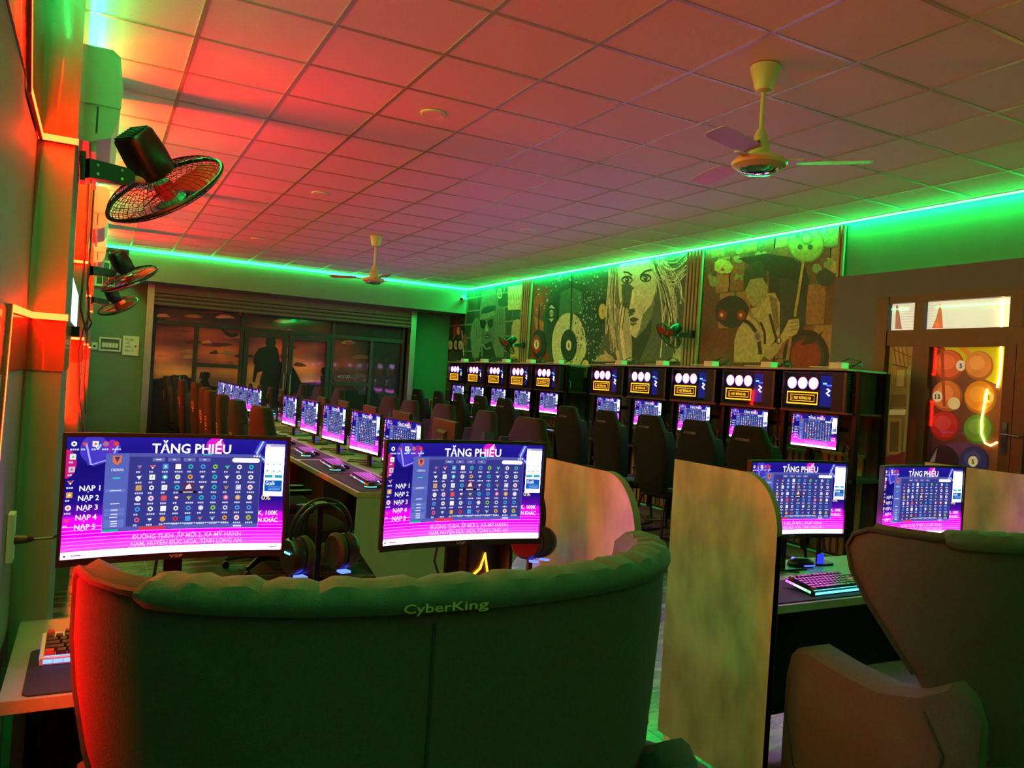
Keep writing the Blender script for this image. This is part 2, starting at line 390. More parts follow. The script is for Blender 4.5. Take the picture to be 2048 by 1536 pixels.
def brickwork(pic, y0, y1, z0, z1, bw, bh, cols, gap=.012, jitter=.3):
    f = pic.f; pic.f = lambda a, b, l: (XR-.012-l, a, b); z = z0; r = 0; pic.k += 1; base = pic.k
    while z < z1:
        y = min(y0, y1)-random.random()*bw
        while y < max(y0, y1):
            a, b_ = max(y, min(y0, y1)), min(y+bw-gap, max(y0, y1))
            if b_-a > .02: pic.k = base; pic.poly([(a, z), (b_, z), (b_, min(z+bh-gap, z1)), (a, min(z+bh-gap, z1))], random.choice(cols))
            y += bw*(1+random.uniform(-jitter, jitter)*.4)
        z += bh; r += 1
    pic.k = base+2; pic.f = f
random.seed(3)
# --- picture with gears, brick wall and a billiard player (generic figure)
P = WallPic(1380, 430, 4.956); YA, YE = 7.285, 5.365
mural_base(P, YA, YE, .96, ZC-.035, lambda a, b: lin((.36-.06*b, .24+.06*b, .18)))
brickwork(P, YA, YE, .97, ZC-.04, .24, .42, ['8a5238', '7a4632', '96603f', '6b3c2e', 'a06a48', '5c3a2c'])
for _ in range(46):
    x, y = random.uniform(180, 1440), random.uniform(280, 700); P.ell(x, y, random.uniform(20, 70), random.uniform(15, 50), random.choice(['5a6a52', '78805c', '4a5848', '8d8a60']), 9, random.random()*3)
P.poly([(470, 430), (760, 380), (1120, 440), (1180, 640), (1120, 1150), (800, 1200), (780, 560)], '1f2622')
P.poly([(880, 620), (1030, 640), (1140, 800), (1150, 1100), (900, 1150)], '2a3432')
for (cx, cy, r, cs) in ((1390, 170, 150, ('7e8a5a', '8c5a3a', '5c6a4a')), (1150, 290, 180, ('8d9658', 'a4a868', '60683c'))):
    P.poly([(cx+(r*(1.08 if k % 2 else .99))*math.cos(PI*k/36), cy+(r*(1.08 if k % 2 else .99))*math.sin(PI*k/36)) for k in range(72)], cs[2])
    P.ell(cx, cy, r*.93, r*.93, cs[0], 40); P.ell(cx+8, cy-60 if r > 160 else cy-20, r*.36, r*.38, cs[2], 28); P.ell(cx+8, cy-60 if r > 160 else cy-20, r*.22, r*.24, cs[1], 24)
    if r > 160:
        for dx, dy in ((-82, -82), (-58, 25), (42, 28)): P.ell(cx+dx, cy+dy, 25, 27, '39402c', 18)
P.poly([(245, 470), (300, 435), (390, 460), (432, 520), (400, 575), (300, 580), (245, 550)], 'b6b060'); P.poly([(300, 545), (325, 515), (345, 545), (330, 560)], '9a4a2a')
P.ell(1345, 620, 95, 85, '2f3a32'); P.poly([(1370, 540), (1440, 450), (1465, 560), (1430, 580)], 'b08a5a')
P.ell(420, 960, 170, 160, '1c2626'); P.ell(322, 988, 42, 50, '8c1c14', 20); P.ell(508, 992, 42, 50, '8c1c14', 20); P.ell(315, 990, 15, 20, 'e0b070', 12); P.ell(503, 993, 15, 20, 'e0b070', 12)
for r, c in ((230, '14161a'), (180, '2a2c30'), (150, '8c2018')): P.ell(1150, 1400, r, r*1.15, c, 36)
P.poly([(1095, 1290), (1160, 1200), (1240, 1210), (1340, 1140), (1260, 1240), (1200, 1280)], '241c18')
P.poly([(435, 1460), (440, 1250), (470, 1140), (560, 1020), (600, 930), (700, 900), (770, 780), (840, 770), (890, 870), (890, 1180), (800, 1300), (690, 1460)], 'b49a72')
P.poly([(600, 930), (640, 1010), (710, 1080), (690, 1110), (640, 1040), (570, 980)], '8c7450'); P.poly([(780, 790), (860, 830), (885, 1100), (830, 1200), (820, 1000)], '7a6244')
P.stroke([(530, 1040), (600, 1080), (670, 1180), (690, 1300), (700, 1380)], 38, '20191a'); P.stroke([(700, 1060), (740, 1160), (745, 1280)], 24, '20191a'); P.stroke([(790, 980), (830, 1140), (860, 1230)], 26, '2c221c')
P.ell(672, 1205, 36, 56, '8c8474', 20); P.ell(672, 1205, 22, 34, '5c564a', 16)
P.ell(660, 720, 112, 190, '9a8a62', 26); P.poly([(540, 760), (530, 600), (600, 470), (700, 455), (760, 540), (765, 700), (720, 620), (600, 640)], '2c3a28')   # plain head turned away, cap-like dark hair, no face
P.poly([(880, 1230), (940, 1120), (980, 1040), (1080, 1025), (1085, 1110), (1060, 1180), (960, 1230), (900, 1290)], 'b59c78'); P.poly([(720, 1390), (800, 1300), (880, 1240), (910, 1300), (840, 1400), (790, 1440)], 'a58a64')
for k in range(3): P.stroke([(990, 1065+38*k), (1075, 1060+36*k)], 6, '5c4a34')
P.ell(882, 1245, 26, 38, '3a2a1e', 16); P.ell(882, 1245, 16, 26, 'b8a888', 14)
P.stroke([(1128, 440), (1040, 1010)], 26, 'b09058'); P.stroke([(1000, 1200), (962, 1450)], 30, 'a8683c')
board(YA, YE, 'mural_panel', 'wall mural of brickwork, two gears and a tan-shirted billiard player with cue', P)
# --- wide picture with billiard balls and a woman's face
P = WallPic(1040, 480, 5.39); YA, YE = 11.47, 7.6
mural_base(P, YA, YE, .96, ZC-.035, lambda a, b: lin((.2, .27, .25)))
P.poly([(150, 480), (330, 520), (300, 700), (230, 850), (320, 980), (330, 1300), (110, 1300)], '7a2c22'); P.poly([(150, 820), (230, 870), (320, 920), (300, 1000), (170, 960)], 'b0683a'); P.poly([(140, 640), (230, 560), (250, 680), (170, 840)], 'a83a28')
for _ in range(160):
    x = random.uniform(180, 930); y = random.uniform(300, 760); P.ell(x, y, random.uniform(4, 13), random.uniform(4, 16), random.choice(['7c9a88', '5a7a6c', 'a4b8a4', '3c5248']), 6)
P.ell(590, 960, 335, 500, '2c3a34', 48); P.ell(590, 960, 300, 455, '1d2c28', 48)
P.poly([(440, 560), (560, 510), (670, 560), (680, 800), (560, 790), (420, 850)], '3f6655')
P.ell(530, 1130, 185, 345, 'cfd0b0', 44)
for _ in range(230):
    x = random.gauss(740, 70); y = random.uniform(560, 1300); P.ell(x, y, random.uniform(3, 9), random.uniform(4, 16), random.choice(['90a89a', 'c2cfc0', '1d2622', '27342e', '6c8478']), 6)
for _ in range(30):
    x = random.uniform(580, 720); y = random.uniform(930, 1450); P.stroke([(x, y), (x+random.uniform(-25, 25), y+random.uniform(5, 30))], 6, '4a5648')
def ball(cx, cy, rx, ry, c, inner, num, ic='e8e4d0', nx=0, th=.55, nc='161616'):
    P.ell(cx, cy, rx, ry, c, 36); P.ell(cx-rx*.3, cy-ry*.45, rx*.35, ry*.25, tuple(min(1, v*1.8+.01) for v in lin(c)), 16, -.4)
    if inner: P.ell(cx+nx, cy, rx*.62, ry*.62, inner, 30)
    P.ell(cx+nx, cy, rx*.33, ry*.33, ic, 24); P.text(num, cx+nx, cy+ry*.17, rx*.42, nc, center=True, sy=-ry/rx*1.0, bold=.03)
P.stroke([(210, 690), (200, 980)], 9, '14181a'); P.stroke([(565, 330), (548, 970)], 10, '14181a')
for k in range(9): P.ell(565-k*2, 800+22*k, 10, 14, '0e1112', 10)
ball(208, 1125, 78, 158, '15181a', '9a2a20', '5', nx=-26)
ball(530, 1135, 86, 172, '131618', None, '8')
ball(345, 790, 64, 118, '14231d', None, '10', 'b8c8ae'); P.poly([(318, 725), (345, 700), (385, 740), (340, 735)], 'c8d4bc'); P.poly([(315, 850), (370, 845), (345, 885)], 'c8d4bc')
ball(895, 770, 68, 136, '141a18', 'cbbf62', '1', 'cbbf62')
ball(710, 1390, 58, 118, '20221c', 'd8c684', '9', 'e0d6a8'); P.ell(710, 1390, 46, 100, 'd8c684', 30); P.text('9', 710, 1420, 60, '23221c', center=True, sy=-1.6)
# face
P.poly([(960, 270), (1830, 110), (1790, 1310), (830, 1310), (920, 1000), (980, 700)], '4c5a50')
P.poly([(1050, 300), (1100, 200), (1250, 190), (1420, 180), (1480, 330), (1480, 560), (1420, 800), (1330, 960), (1260, 1060), (1190, 1020), (1120, 900), (1090, 760), (1070, 560)], 'c9cfb8')
P.poly([(1100, 480), (1180, 470), (1240, 520), (1200, 640), (1180, 760), (1240, 800), (1180, 830), (1110, 700)], '4a5a4e')
P.poly([(1330, 800), (1420, 700), (1480, 520), (1490, 400), (1440, 780), (1340, 1000), (1250, 1065), (1300, 950)], '6c7c6c')
for ex, ey, s_ in ((1160, 430, 1), (1360, 410, 1)):
    P.ell(ex, ey, 62, 46, '333f38', 22); P.ell(ex, ey+4, 48, 24, 'b8c2ae', 20); P.ell(ex, ey+3, 24, 25, '24302a', 16); P.ell(ex-6, ey-4, 7, 8, 'f0f0e8', 8)
P.stroke([(1120, 345), (1170, 350), (1215, 385)], 20, '2e3832'); P.stroke([(1305, 385), (1360, 335), (1440, 320)], 22, '2e3832')
P.poly([(1215, 540), (1240, 520), (1232, 690), (1200, 700)], 'e2e4d2'); P.poly([(1180, 745), (1240, 740), (1250, 780), (1190, 790)], '3c4840')
P.poly([(1190, 850), (1230, 830), (1290, 855), (1240, 890), (1195, 880)], '38403c'); P.poly([(1195, 890), (1245, 895), (1270, 900), (1225, 930), (1200, 915)], '58645a')
P.poly([(1190, 1020), (1260, 1060), (1350, 960), (1430, 860), (1420, 1000), (1300, 1300), (1210, 1300), (1220, 1120)], '27322d')
P.poly([(1110, 900), (1160, 960), (1210, 1050), (1215, 1300), (1080, 1300), (1040, 1000)], 'a3ab92')
for k in range(4): P.poly([(975+45*k, 1000-30*k), (990+48*k, 700+10*k), (1030+40*k, 650+25*k), (1050+42*k, 760), (1040+50*k, 1000), (1100+35*k, 1300), (1060+30*k, 1300)], ['d3d6c0', '8d9a86', 'd8dac6', 'aab49c'][k])
for k in range(5): P.stroke([(985+30*k, 980), (1000+34*k, 760), (1040+30*k, 670)], 9, '3c483e')
for k in range(60):
    x0 = random.uniform(1400, 1560); x1 = x0+random.uniform(80, 260); y0 = random.uniform(150, 300); pts = []
    y1 = random.uniform(500, 1300); bend = random.uniform(20, 120)
    for q in range(7):
        t = q/6; pts.append((min(1795, x0+(x1-x0)*t+bend*math.sin(PI*t)), y0+(y1-y0)*t))
    P.stroke(pts, random.uniform(4, 13), random.choice(['d6dac4', 'a9b49e', '6c7a6a', '2c3631', 'e6e8d6', '4a564c']))
for k in range(26):
    y0 = random.uniform(120, 420); pts = [(1500+random.uniform(-20, 40)+280*t, y0+70*math.sin(PI*t)*1.5-t*40) for t in (0, .2, .4, .6, .8, 1)]; P.stroke(pts, random.uniform(4, 10), random.choice(['d6dac4', 'a9b49e', '7c8a78', 'e6e8d6']))
for k in range(34):
    x0 = random.uniform(950, 1060); P.stroke([(x0, random.uniform(280, 420)), (x0-random.uniform(-10, 40), 700), (x0-random.uniform(-30, 60), random.uniform(900, 1250))], random.uniform(4, 9), random.choice(['c2c8b2', '56645a', '8a9684', 'dfe2d0']))
P.poly([(800, 1310), (860, 1250), (920, 1230), (915, 1180), (960, 1230), (1010, 1260), (1030, 1310)], 'b4b8a0')
P.poly([(1620, 1310), (1770, 1080), (1755, 1310)], 'a8ada0')
board(YA, YE, 'mural_panel', 'wide wall mural of billiard balls five, eight and nine beside a woman with blond hair', P)
# --- far picture: man in a hat on a brick wall
P = WallPic(860, 560, 8.532); YA, YE = 15.25, 11.83
mural_base(P, YA, YE, .96, ZC-.035, lambda a, b: lin((.42, .46, .38)))
brickwork(P, YA, YE, .97, ZC-.04, .42, .26, ['2a332e', '323c34', '26302c', '3c463c'], .03)
P.poly([(880, 1320), (850, 900), (850, 500), (900, 190), (960, 180), (1010, 130), (1080, 105), (1130, 200), (1120, 430), (1280, 470), (1290, 900), (1250, 1320)], '66756a')
P.poly([(690, 900), (740, 690), (800, 640), (860, 700), (880, 1000), (830, 1330), (730, 1330), (700, 1150)], '6b7a6c')
P.poly([(860, 560), (920, 470), (1010, 440), (1125, 435), (1120, 540), (1000, 570)], '1f2a25'); P.poly([(840, 640), (920, 580), (1110, 520), (1115, 570), (1000, 650), (860, 675)], '7d8c7c')
P.poly([(850, 680), (960, 660), (1090, 620), (1120, 700), (1110, 1100), (1000, 1200), (890, 1100)], '55645a')
P.poly([(845, 690), (930, 680), (960, 720), (930, 840), (870, 820)], '151c19'); P.poly([(985, 690), (1080, 660), (1070, 790), (1020, 830), (985, 760)], '151c19')
P.poly([(970, 730), (1000, 870), (950, 880), (935, 830)], '8a988a'); P.poly([(930, 950), (980, 920), (1030, 950), (1010, 1000), (940, 1000)], '1c2420'); P.ell(975, 965, 34, 14, '7a8478', 14)
P.poly([(900, 1120), (1050, 1040), (1130, 1330), (900, 1330)], '232d29'); P.stroke([(900, 1100), (960, 1180), (1040, 1150)], 20, '8a9484')
P.poly([(1120, 700), (1140, 470), (1180, 450), (1260, 500), (1290, 800), (1240, 1320), (1140, 1320)], '5d6c60')
for k in range(4): P.stroke([(750+35*k, 700+10*(k % 2)), (770+25*k, 1000)], 7, '39463e')
for k in range(4): P.stroke([(1150+32*k, 500), (1160+26*k, 760)], 8, '3a473f')
P.poly([(1330, 110), (1590, 75), (1585, 500), (1330, 515)], 'c6cf9c')
for k in range(9): P.stroke([(1335+28*k, 350), (1345+28*k, 240)], 8, '7a8a4c')
P.ell(1190, 230, 42, 90, 'b9c49a', 22); P.ell(1190, 230, 28, 62, '4c5a48', 20); P.ell(1190, 230, 15, 34, 'b9c49a', 16)
P.poly([(1370, 1340), (1395, 780), (1430, 690), (1500, 665), (1560, 690), (1560, 1340)], 'a9a878'); P.poly([(1390, 1340), (1400, 1150), (1540, 1100), (1550, 1340)], 'b89a62')
P.poly([(420, 780), (450, 740), (500, 780), (520, 930), (400, 940), (390, 870)], '9a2a22'); P.ell(485, 870, 26, 70, 'c8a898', 18)
for x, nn in ((345, '4'), (440, '6'), (515, '2')): P.ell(x, 1110, 60, 130, '16191b', 24); P.ell(x+4, 1110, 36, 80, 'cfd0c0', 20); P.text(nn, x+4, 1140, 46, '1a1a1a', center=True, sy=-1.7)
P.stroke([(545, 860), (575, 1290)], 16, 'c8d4c8'); P.ell(590, 1020, 34, 100, '8a4630', 18)
board(YA, YE, 'mural_panel', 'far wall mural of a man in a hat and dark glasses against bricks', P)
# slat columns between the murals and slat wainscot
def slats(name, y0, y1, z0, z1, n, label, depth=.03):
    t = thing(name, label, 'slat panel', (XR-.012, y1, z0))
    MB().box((-.004, 0, 0), (.0115, y0-y1, z1-z0)).build('backing', 'slatgap', t)
    pt = (y0-y1)/n; me = MB().box((-depth, pt*.12, .0), (-.0045, pt*.72, z1-z0)).mesh('slat', 'slat')
    for k in range(n): link('slat', me, t, (0, pt*k, 0))
    return t
slats('slat_column', 7.595, 7.29, .95, ZC-.035, 5, 'vertical slat column between the woman mural and the brick mural')
slats('slat_column', 11.825, 11.475, .95, ZC-.035, 5, 'vertical slat column between the hat man mural and the billiard ball mural')
slats('slat_column', 5.36, 5.27, 2.685, ZC-.035, 2, 'short pale slat column at the near end of the brick mural')
wz = .93
t = slats('slat_wainscot', 14.86, 5.5, .02, wz, 117, 'long low wainscot of vertical slats behind the wall stations')
tag(MB().box((XR-.05, 5.5, wz+.001), (XR-.013, 14.86, wz+.03)).build('wainscot_rail', 'slat'), 'long flat wooden rail capping the slat wainscot', 'rail')
t = thing('slat_wainscot', 'short low wainscot of vertical slats between end station and door', 'slat panel', (XG, DY1+.02, .02))
MB().box((-.006, 0, 0), (-.0005, .47, wz)).build('backing', 'slatgap', t)
me = MB().box((-.032, .012, 0), (-.0065, .06, wz)).mesh('slat', 'slat')
for k in range(6): link('slat', me, t, (0, .078*k, 0))
MB().box((-.04, 0, wz+.001), (-.0005, .47, wz+.03)).build('rail', 'slat', t)
t = thing('slat_wainscot', 'low wainscot of vertical slats beside the roller shutter', 'slat panel', (5.6, YB, .02))
MB().box((0, -.006, 0), (.77, -.0005, .95)).build('backing', 'slatgap', t)
me = MB().box((.01, -.03, 0), (.055, -.0065, .95)).mesh('slat', 'slat')
for k in range(10): link('slat', me, t, (.077*k, 0, 0))
MB().box((0, -.04, .951), (.77, -.0005, .98)).build('rail', 'slat', t)
# ------------------------------------------------------------------ DOOR with printed glass
dr = structure(thing('door_1', None, None)); dr['kind'] = 'structure'
XD = 6.36
fr = [(DY0, DY0+.06, 0, DZ), (DY1-.12, DY1, 0, DZ)]
for a, b_, z0, z1 in fr: MB().box((XD-.03, a, z0), (XD+.08, b_, z1)).build('jamb', 'brownframe', dr)
def rail(y0, y1, z0, z1, nm='rail', d=.0): MB().box((XD-.02-d, y0, z0), (XD+.06, y1, z1)).build(nm, 'brownframe', dr)
rail(DY0+.061, DY1-.121, 2.385, DZ, 'head'); rail(DY0+.061, DY1-.121, 2.0, 2.14, 'transom')
rail(4.39, 4.48, 2.141, 2.384, 'mullion'); rail(3.56, 3.66, 2.141, 2.384, 'mullion')
rail(4.39, 4.475, .02, 1.999, 'mullion')
rail(4.31, 4.389, .02, 1.999, 'door_stile', .012); rail(3.585, 3.675, .02, 1.999, 'door_stile', .012); rail(3.676, 4.309, .02, .3, 'door_rail', .012); rail(3.676, 4.309, 1.985, 1.999, 'door_rail', .012)
rail(3.49, 3.58, .02, 1.999, 'door_stile', .012); rail(2.6, 2.69, .02, 1.999, 'door_stile', .012); rail(2.691, 3.489, .02, .3, 'door_rail', .012)
rail(4.476, 4.738, .02, .3, 'rail')
hp = MB().box((XD-.045, 3.612, 1.13), (XD-.0325, 3.648, 1.38)).build('handle_plate', 'chrome', dr); MB().tube([(XD-.045, 3.63, 1.29), (XD-.08, 3.63, 1.29), (XD-.082, 3.5, 1.285)], .009, 8).build('lever', 'chrome', hp)
XP2 = XD+.03
def dmap(px, py, l): p = atx(px, py, XP2); return (XP2-l, p.y, p.z)
class DoorPic(Pic):
    def __init__(s): super().__init__(lambda a, b, l: dmap(1640+a/3.657, 540+b/3.657, l), .00006)
panes = {'side': (4.476, 4.738, .301, 1.999), 'door': (3.676, 4.309, .301, 1.984), 'door2': (2.691, 3.489, .301, 1.984), 't1': (4.481, 4.738, 2.141, 2.384), 't2': (3.661, 4.389, 2.141, 2.384), 't3': (2.6, 3.559, 2.141, 2.384)}
for k, (a, b_, z0, z1) in panes.items(): MB().box((XD-.006, a, z0), (XD-.002, b_, z1)).build('pane', 'frost', dr)
def base(pic, key, cf, nx=6, ny=8):
    a, b_, z0, z1 = panes[key]; f = pic.f; pic.f = lambda p, q, l: (XP2-l, p, q); pic.grid(b_, a, z0, z1, nx, ny, cf); pic.f = f
P = DoorPic(); base(P, 'door', lambda a, b: lin((.75*(.25+.75*b)*(.45+.55*a), (.42*(.2+.8*b))*(.4+.6*a), .1+.05*b)))
P.poly([(900, 560), (1350, 560), (1320, 850), (1180, 790), (1050, 690), (930, 600)], 'd8c410')
P.poly([(1010, 565), (1060, 565), (1160, 660), (1240, 665), (1230, 690), (1120, 670)], 'f08a20')
def db(x, y, r, c, wh=None, num=None, dx=0, dy=0, stripe=False):
    L_ = lin(c); P.ell(x, y, r, r*1.02, tuple(v*.55 for v in L_), 36); P.ell(x-r*.05, y-r*.08, r*.9, r*.9, c, 34); P.ell(x-r*.15, y-r*.2, r*.55, r*.5, tuple(min(1, v*1.3+.02) for v in L_), 28)
    if stripe: P.ell(x+r*.45, y+r*.5, r*.42, r*.4, 'e8d090', 22, .6)
    if wh: P.ell(x+dx, y+dy, r*.32, r*.36, wh, 22); P.text(num, x+dx, y+dy+r*.16, r*.42, '241c10', center=True, sy=-1, bold=.03)
P.poly([(790, 700), (800, 1430), (750, 1430), (760, 900)], '4a1410')
db(945, 695, 110, 'e05a28', 'e8d8b8', '5', 85, 5); db(1165, 700, 105, 'e88a3a'); db(930, 920, 112, 'd8722c', 'e8dcb0', '13', -70, 5, True); db(1175, 930, 120, 'f09020', 'f0d070', '1', 60, 0)
db(915, 1140, 108, 'b82020'); db(1160, 1165, 110, '5c8a2a'); P.ell(1040, 1310, 150, 50, '5a3050', 24)
db(900, 1400, 115, '1c1a24', None); P.poly([(790, 1430), (860, 1290), (980, 1330), (1000, 1430)], '14131a'); P.poly([(800, 1410), (860, 1300), (840, 1400)], '8a7a70'); db(1130, 1400, 110, '22285c', 'e0cfa0', '5', -10, 0)
P.poly([(880, 560), (905, 560), (920, 1000), (900, 1000)], 'a03c18')
P.mb.build('printed_film', 'doorprint', dr)
P = DoorPic(); base(P, 'side', lambda a, b: lin((.62*(.35+.65*b), .44*(.35+.65*b), .14)))
for k, (x0, x1, y0, y1, c) in enumerate(((560, 640, 700, 860, '7a5420'), (565, 620, 730, 850, 'a8803a'), (520, 640, 910, 1000, '6c4c1c'), (510, 630, 1020, 1060, 'c8a860'), (500, 600, 1080, 1350, '8c6628'), (515, 580, 1110, 1330, '5a4018'))): P.poly([(x0, y0), (x1, y0), (x1-8, y1), (x0-8, y1)], c)
for x in range(4): P.stroke([(540+30*x, 560), (560+30*x, 700)], 9, '5c3c14'); 
P.stroke([(535, 580), (670, 640)], 8, '4c3010'); P.stroke([(530, 690), (660, 720)], 14, '503414'); P.stroke([(650, 700), (640, 1000), (615, 1330)], 16, '7c7434')
for k in range(12): P.stroke([(625, 560+11*k), (675, 562+11*k)], 4, '7a5a20')
P.poly([(480, 1370), (620, 1330), (625, 1420), (480, 1420)], '6c2018')
P.mb.build('printed_film', 'doorprint', dr)
P = DoorPic(); base(P, 't1', lambda a, b: lin((.86, .82, .74)), 1, 1); base(P, 't2', lambda a, b: lin((.86, .85, .74)), 1, 1); base(P, 't3', lambda a, b: lin((.62, .6, .5)), 1, 1)
for k in range(9): P.stroke([(590, 262+20*k), (692, 258+20*k)], 3, 'b0a898')
for k in range(9): P.stroke([(762, 262+20*k), (860, 256+20*k)], 3, 'b0a898')
P.poly([(557, 258), (572, 258), (600, 432), (550, 432)], 'a05a4a'); P.poly([(880, 240), (892, 300), (900, 425), (820, 425), (850, 350)], 'b8623a'); P.stroke([(770, 268), (1375, 245)], 4, 'cfd88a')
base(P, 'door2', lambda a, b: lin((.3, .22, .1)), 1, 1)
P.mb.build('outside_view_film', colmat('transom_print', None, .4, .05, 8, back=1.0*L_DOOR), dr)
tag(MB().tube([dmap(1640+x/3.657, 540+y/3.657, .008) for x, y in ((1340, 210), (1328, 470), (1328, 640), (1318, 780), (1300, 860))], .009, 6).build('rope_light', 'rope'), 'upper straight yellow rope light hanging behind the door glass', 'rope light', 'rope lights at the door')
tag(MB().tube([dmap(1640+x/3.657, 540+y/3.657, .008) for x, y in ((1225, 870), (1205, 980), (1185, 1100), (1183, 1200), (1210, 1265), (1250, 1285), (1300, 1260))], .007, 6).build('rope_light', 'rope'), 'hook-shaped lower yellow rope light behind the door glass', 'rope light', 'rope lights at the door')
structure(MB().box((XD+.3, DY0-.3, 0), (XD+.4, DY1+.3, 2.6)).build('wall_outside_door', 'wall'))
# ------------------------------------------------------------------ BACK: roller shutter, glass partition with printed film
sh = thing('roller_shutter', 'half-raised grey roller shutter above the printed glass', 'shutter', (0, YB-.12, 0))
MB().box((SX0+.03, -.06, 2.6), (SX1-.03, .06, 2.775)).build('shutter_box', 'shutter', sh)
me = MB().prism([(-.05, 0), (-.065, .02), (-.065, .05), (-.045, .068), (.0, .068), (.0, 0)], 'x', SX0+.03, SX1-.03).mesh('slat', 'shutter')
for k in range(3): link('slat', me, sh, (0, .01, 2.39+.07*k))
for x in (SX0, SX1): MB().box((x-.06 if x > 3 else x-.05, -.09, 0), (x+.05 if x > 3 else x+.06, .09, 2.775)).build('guide_rail', 'alu', sh)
gp = structure(thing('window_1', None, None)); YG = YB+.06
def gb(x0, x1, z0, z1, nm='frame_bar', d=.035): MB().box((x0, YG-d, z0), (x1, YG+.03, z1)).build(nm, 'darkframe', gp)
gx0, gx1 = .83, 5.44
gb(gx0, gx1, 0, .09); gb(gx0, gx1, 2.41, 2.46); gb(gx0, gx0+.06, .091, 2.409); gb(gx1-.06, gx1, .091, 2.409)
gb(.891, 2.29, 2.08, 2.15); gb(2.35, 3.96, 2.08, 2.15); gb(4.02, 5.379, 2.08, 2.15)
gb(2.29, 2.35, .091, 2.409); gb(3.96, 4.02, .091, 2.409)
gb(1.51, 1.58, .091, 2.079); gb(4.73, 4.79, .091, 2.079); gb(1.581, 2.289, 1.38, 1.45); gb(4.021, 4.729, 1.18, 1.25)
for a, b_ in ((2.36, 3.135), (3.165, 3.95)):
    gb(a, a+.08, .1, 2.07, 'door_stile', .045); gb(b_-.08, b_, .1, 2.07, 'door_stile', .045); gb(a+.081, b_-.081, 1.99, 2.07, 'door_rail', .045); gb(a+.081, b_-.081, .1, .22, 'door_rail', .045)
for x in (3.09, 3.21): MB().tube([(x, YG-.046, .95), (x, YG-.09, .97), (x, YG-.09, 1.33), (x, YG-.046, 1.35)], .014, 6).build('pull_handle', 'alu', gp)
for (x0, x1, z0, z1) in ((.891, 2.289, 2.151, 2.409), (2.351, 3.959, 2.151, 2.409), (4.021, 5.379, 2.151, 2.409), (.891, 1.509, .091, 2.079), (1.581, 2.289, 1.451, 2.079), (1.581, 2.289, .091, 1.379), (2.441, 3.054, .221, 1.989), (3.246, 3.869, .221, 1.989), (4.021, 4.729, 1.251, 2.079), (4.021, 4.729, .091, 1.179), (4.791, 5.379, .091, 2.079)):
    MB().box((x0, YG-.004, z0), (x1, YG, z1)).build('pane', 'filmglass', gp)
YS = YG+.035
P = Pic(lambda a, b, l: (lambda p: (p.x, YS-l, p.z))(aty(260+a/3.413, 540+b/3.413, YS)), .0001)
f = P.f; P.f = lambda a, b, l: (a, YS-l, b)
def sun(a, b):
    z = b*2.5; c = [(0, (.03, .03, .035)), (.5, (.05, .04, .04)), (.95, (.4, .27, .15)), (1.25, (.66, .42, .22)), (1.55, (.72, .36, .22)), (1.9, (.56, .22, .17)), (2.2, (.3, .14, .13)), (2.5, (.12, .1, .1))]
    for (z0, c0), (z1, c1) in zip(c, c[1:]):
        if z <= z1:
            t = (z-z0)/(z1-z0); q = [c0[k]+(c1[k]-c0[k])*t for k in range(3)]; break
    d = 1 if a < .62 else max(.2, 1-(a-.62)*3.2)
    wob = 1+.22*math.sin(a*23+z*5)+.15*math.sin(z*17-a*9)
    return lin((q[0]*d*wob, q[1]*d*wob*(1 if a < .62 else .8), (q[2]+(.12*(a-.62) if a > .62 else 0))*max(d, .45)))
P.grid(gx0, gx1, .05, 2.45, 46, 30, sun); P.f = f
for _ in range(46):   # cloud wisps
    x, y = random.uniform(150, 1600), random.uniform(230, 650); L_ = random.uniform(60, 200)
    P.poly([(x, y), (x+L_*.3, y-random.uniform(6, 26)), (x+L_*.7, y-random.uniform(2, 20)), (x+L_, y+8), (x+L_*.6, y+random.uniform(6, 16)), (x+L_*.2, y+9)], tuple(v*random.uniform(.5, 1.0) for v in lin(random.choice(['b8523c', '8c3a34', 'd0764a', '6a2c30']))))
dk = '0d0d0f'
P.poly([(130, 750), (230, 735), (300, 715), (420, 740), (440, 870), (600, 830), (760, 840), (900, 860), (1100, 800), (1160, 770), (1250, 765), (1380, 770), (1400, 820), (1880, 830), (1880, 1300), (100, 1300)], dk)
P.poly([(250, 790), (300, 720), (380, 715), (430, 760), (440, 850), (260, 850)], '1b1512')
P.stroke([(340, 725), (335, 810)], 10, '8a8078'); P.stroke([(365, 725), (368, 820)], 5, '5a5450')
P.poly([(455, 860), (470, 770), (490, 740), (480, 720), (505, 695), (545, 700), (548, 730), (530, 745), (545, 790), (600, 800), (570, 830), (530, 870)], dk); P.ell(485, 720, 10, 26, dk, 12, .2)
P.ell(960, 490, 36, 44, '1a1614', 20); P.poly([(930, 520), (990, 520), (1010, 540), (1020, 620), (1055, 660), (1060, 700), (1030, 690), (1020, 790), (1000, 900), (1010, 1100), (960, 1100), (945, 870), (935, 1100), (890, 1100), (885, 760), (905, 690), (870, 700), (850, 770), (835, 760), (850, 650), (840, 630), (850, 580), (880, 535)], '120f0f')   # standing figure seen from behind
P.poly([(1100, 640), (1130, 690), (1180, 790), (1150, 860), (1090, 870), (1080, 700)], dk)
P.ell(1330, 690, 28, 30, dk, 12); P.poly([(1300, 770), (1300, 720), (1360, 710), (1400, 760), (1400, 790)], dk)
P.poly([(600, 380), (700, 440), (720, 425), (745, 450), (690, 462), (660, 450)], '241616')
P.poly([(1390, 740), (1560, 705), (1620, 715), (1620, 730), (1400, 750)], '4a3a34'); P.text('ACCUS', 1415, 735, 26, '9a8a80', sy=-1)
for k in range(4): P.ell(1440+45*k, 678, 14, 14, '3c342f', 14)
P.poly([(1540, 790), (1600, 780), (1640, 850), (1560, 850)], '2e3032'); P.poly([(1660, 800), (1800, 820), (1840, 870), (1700, 880)], '26282a')
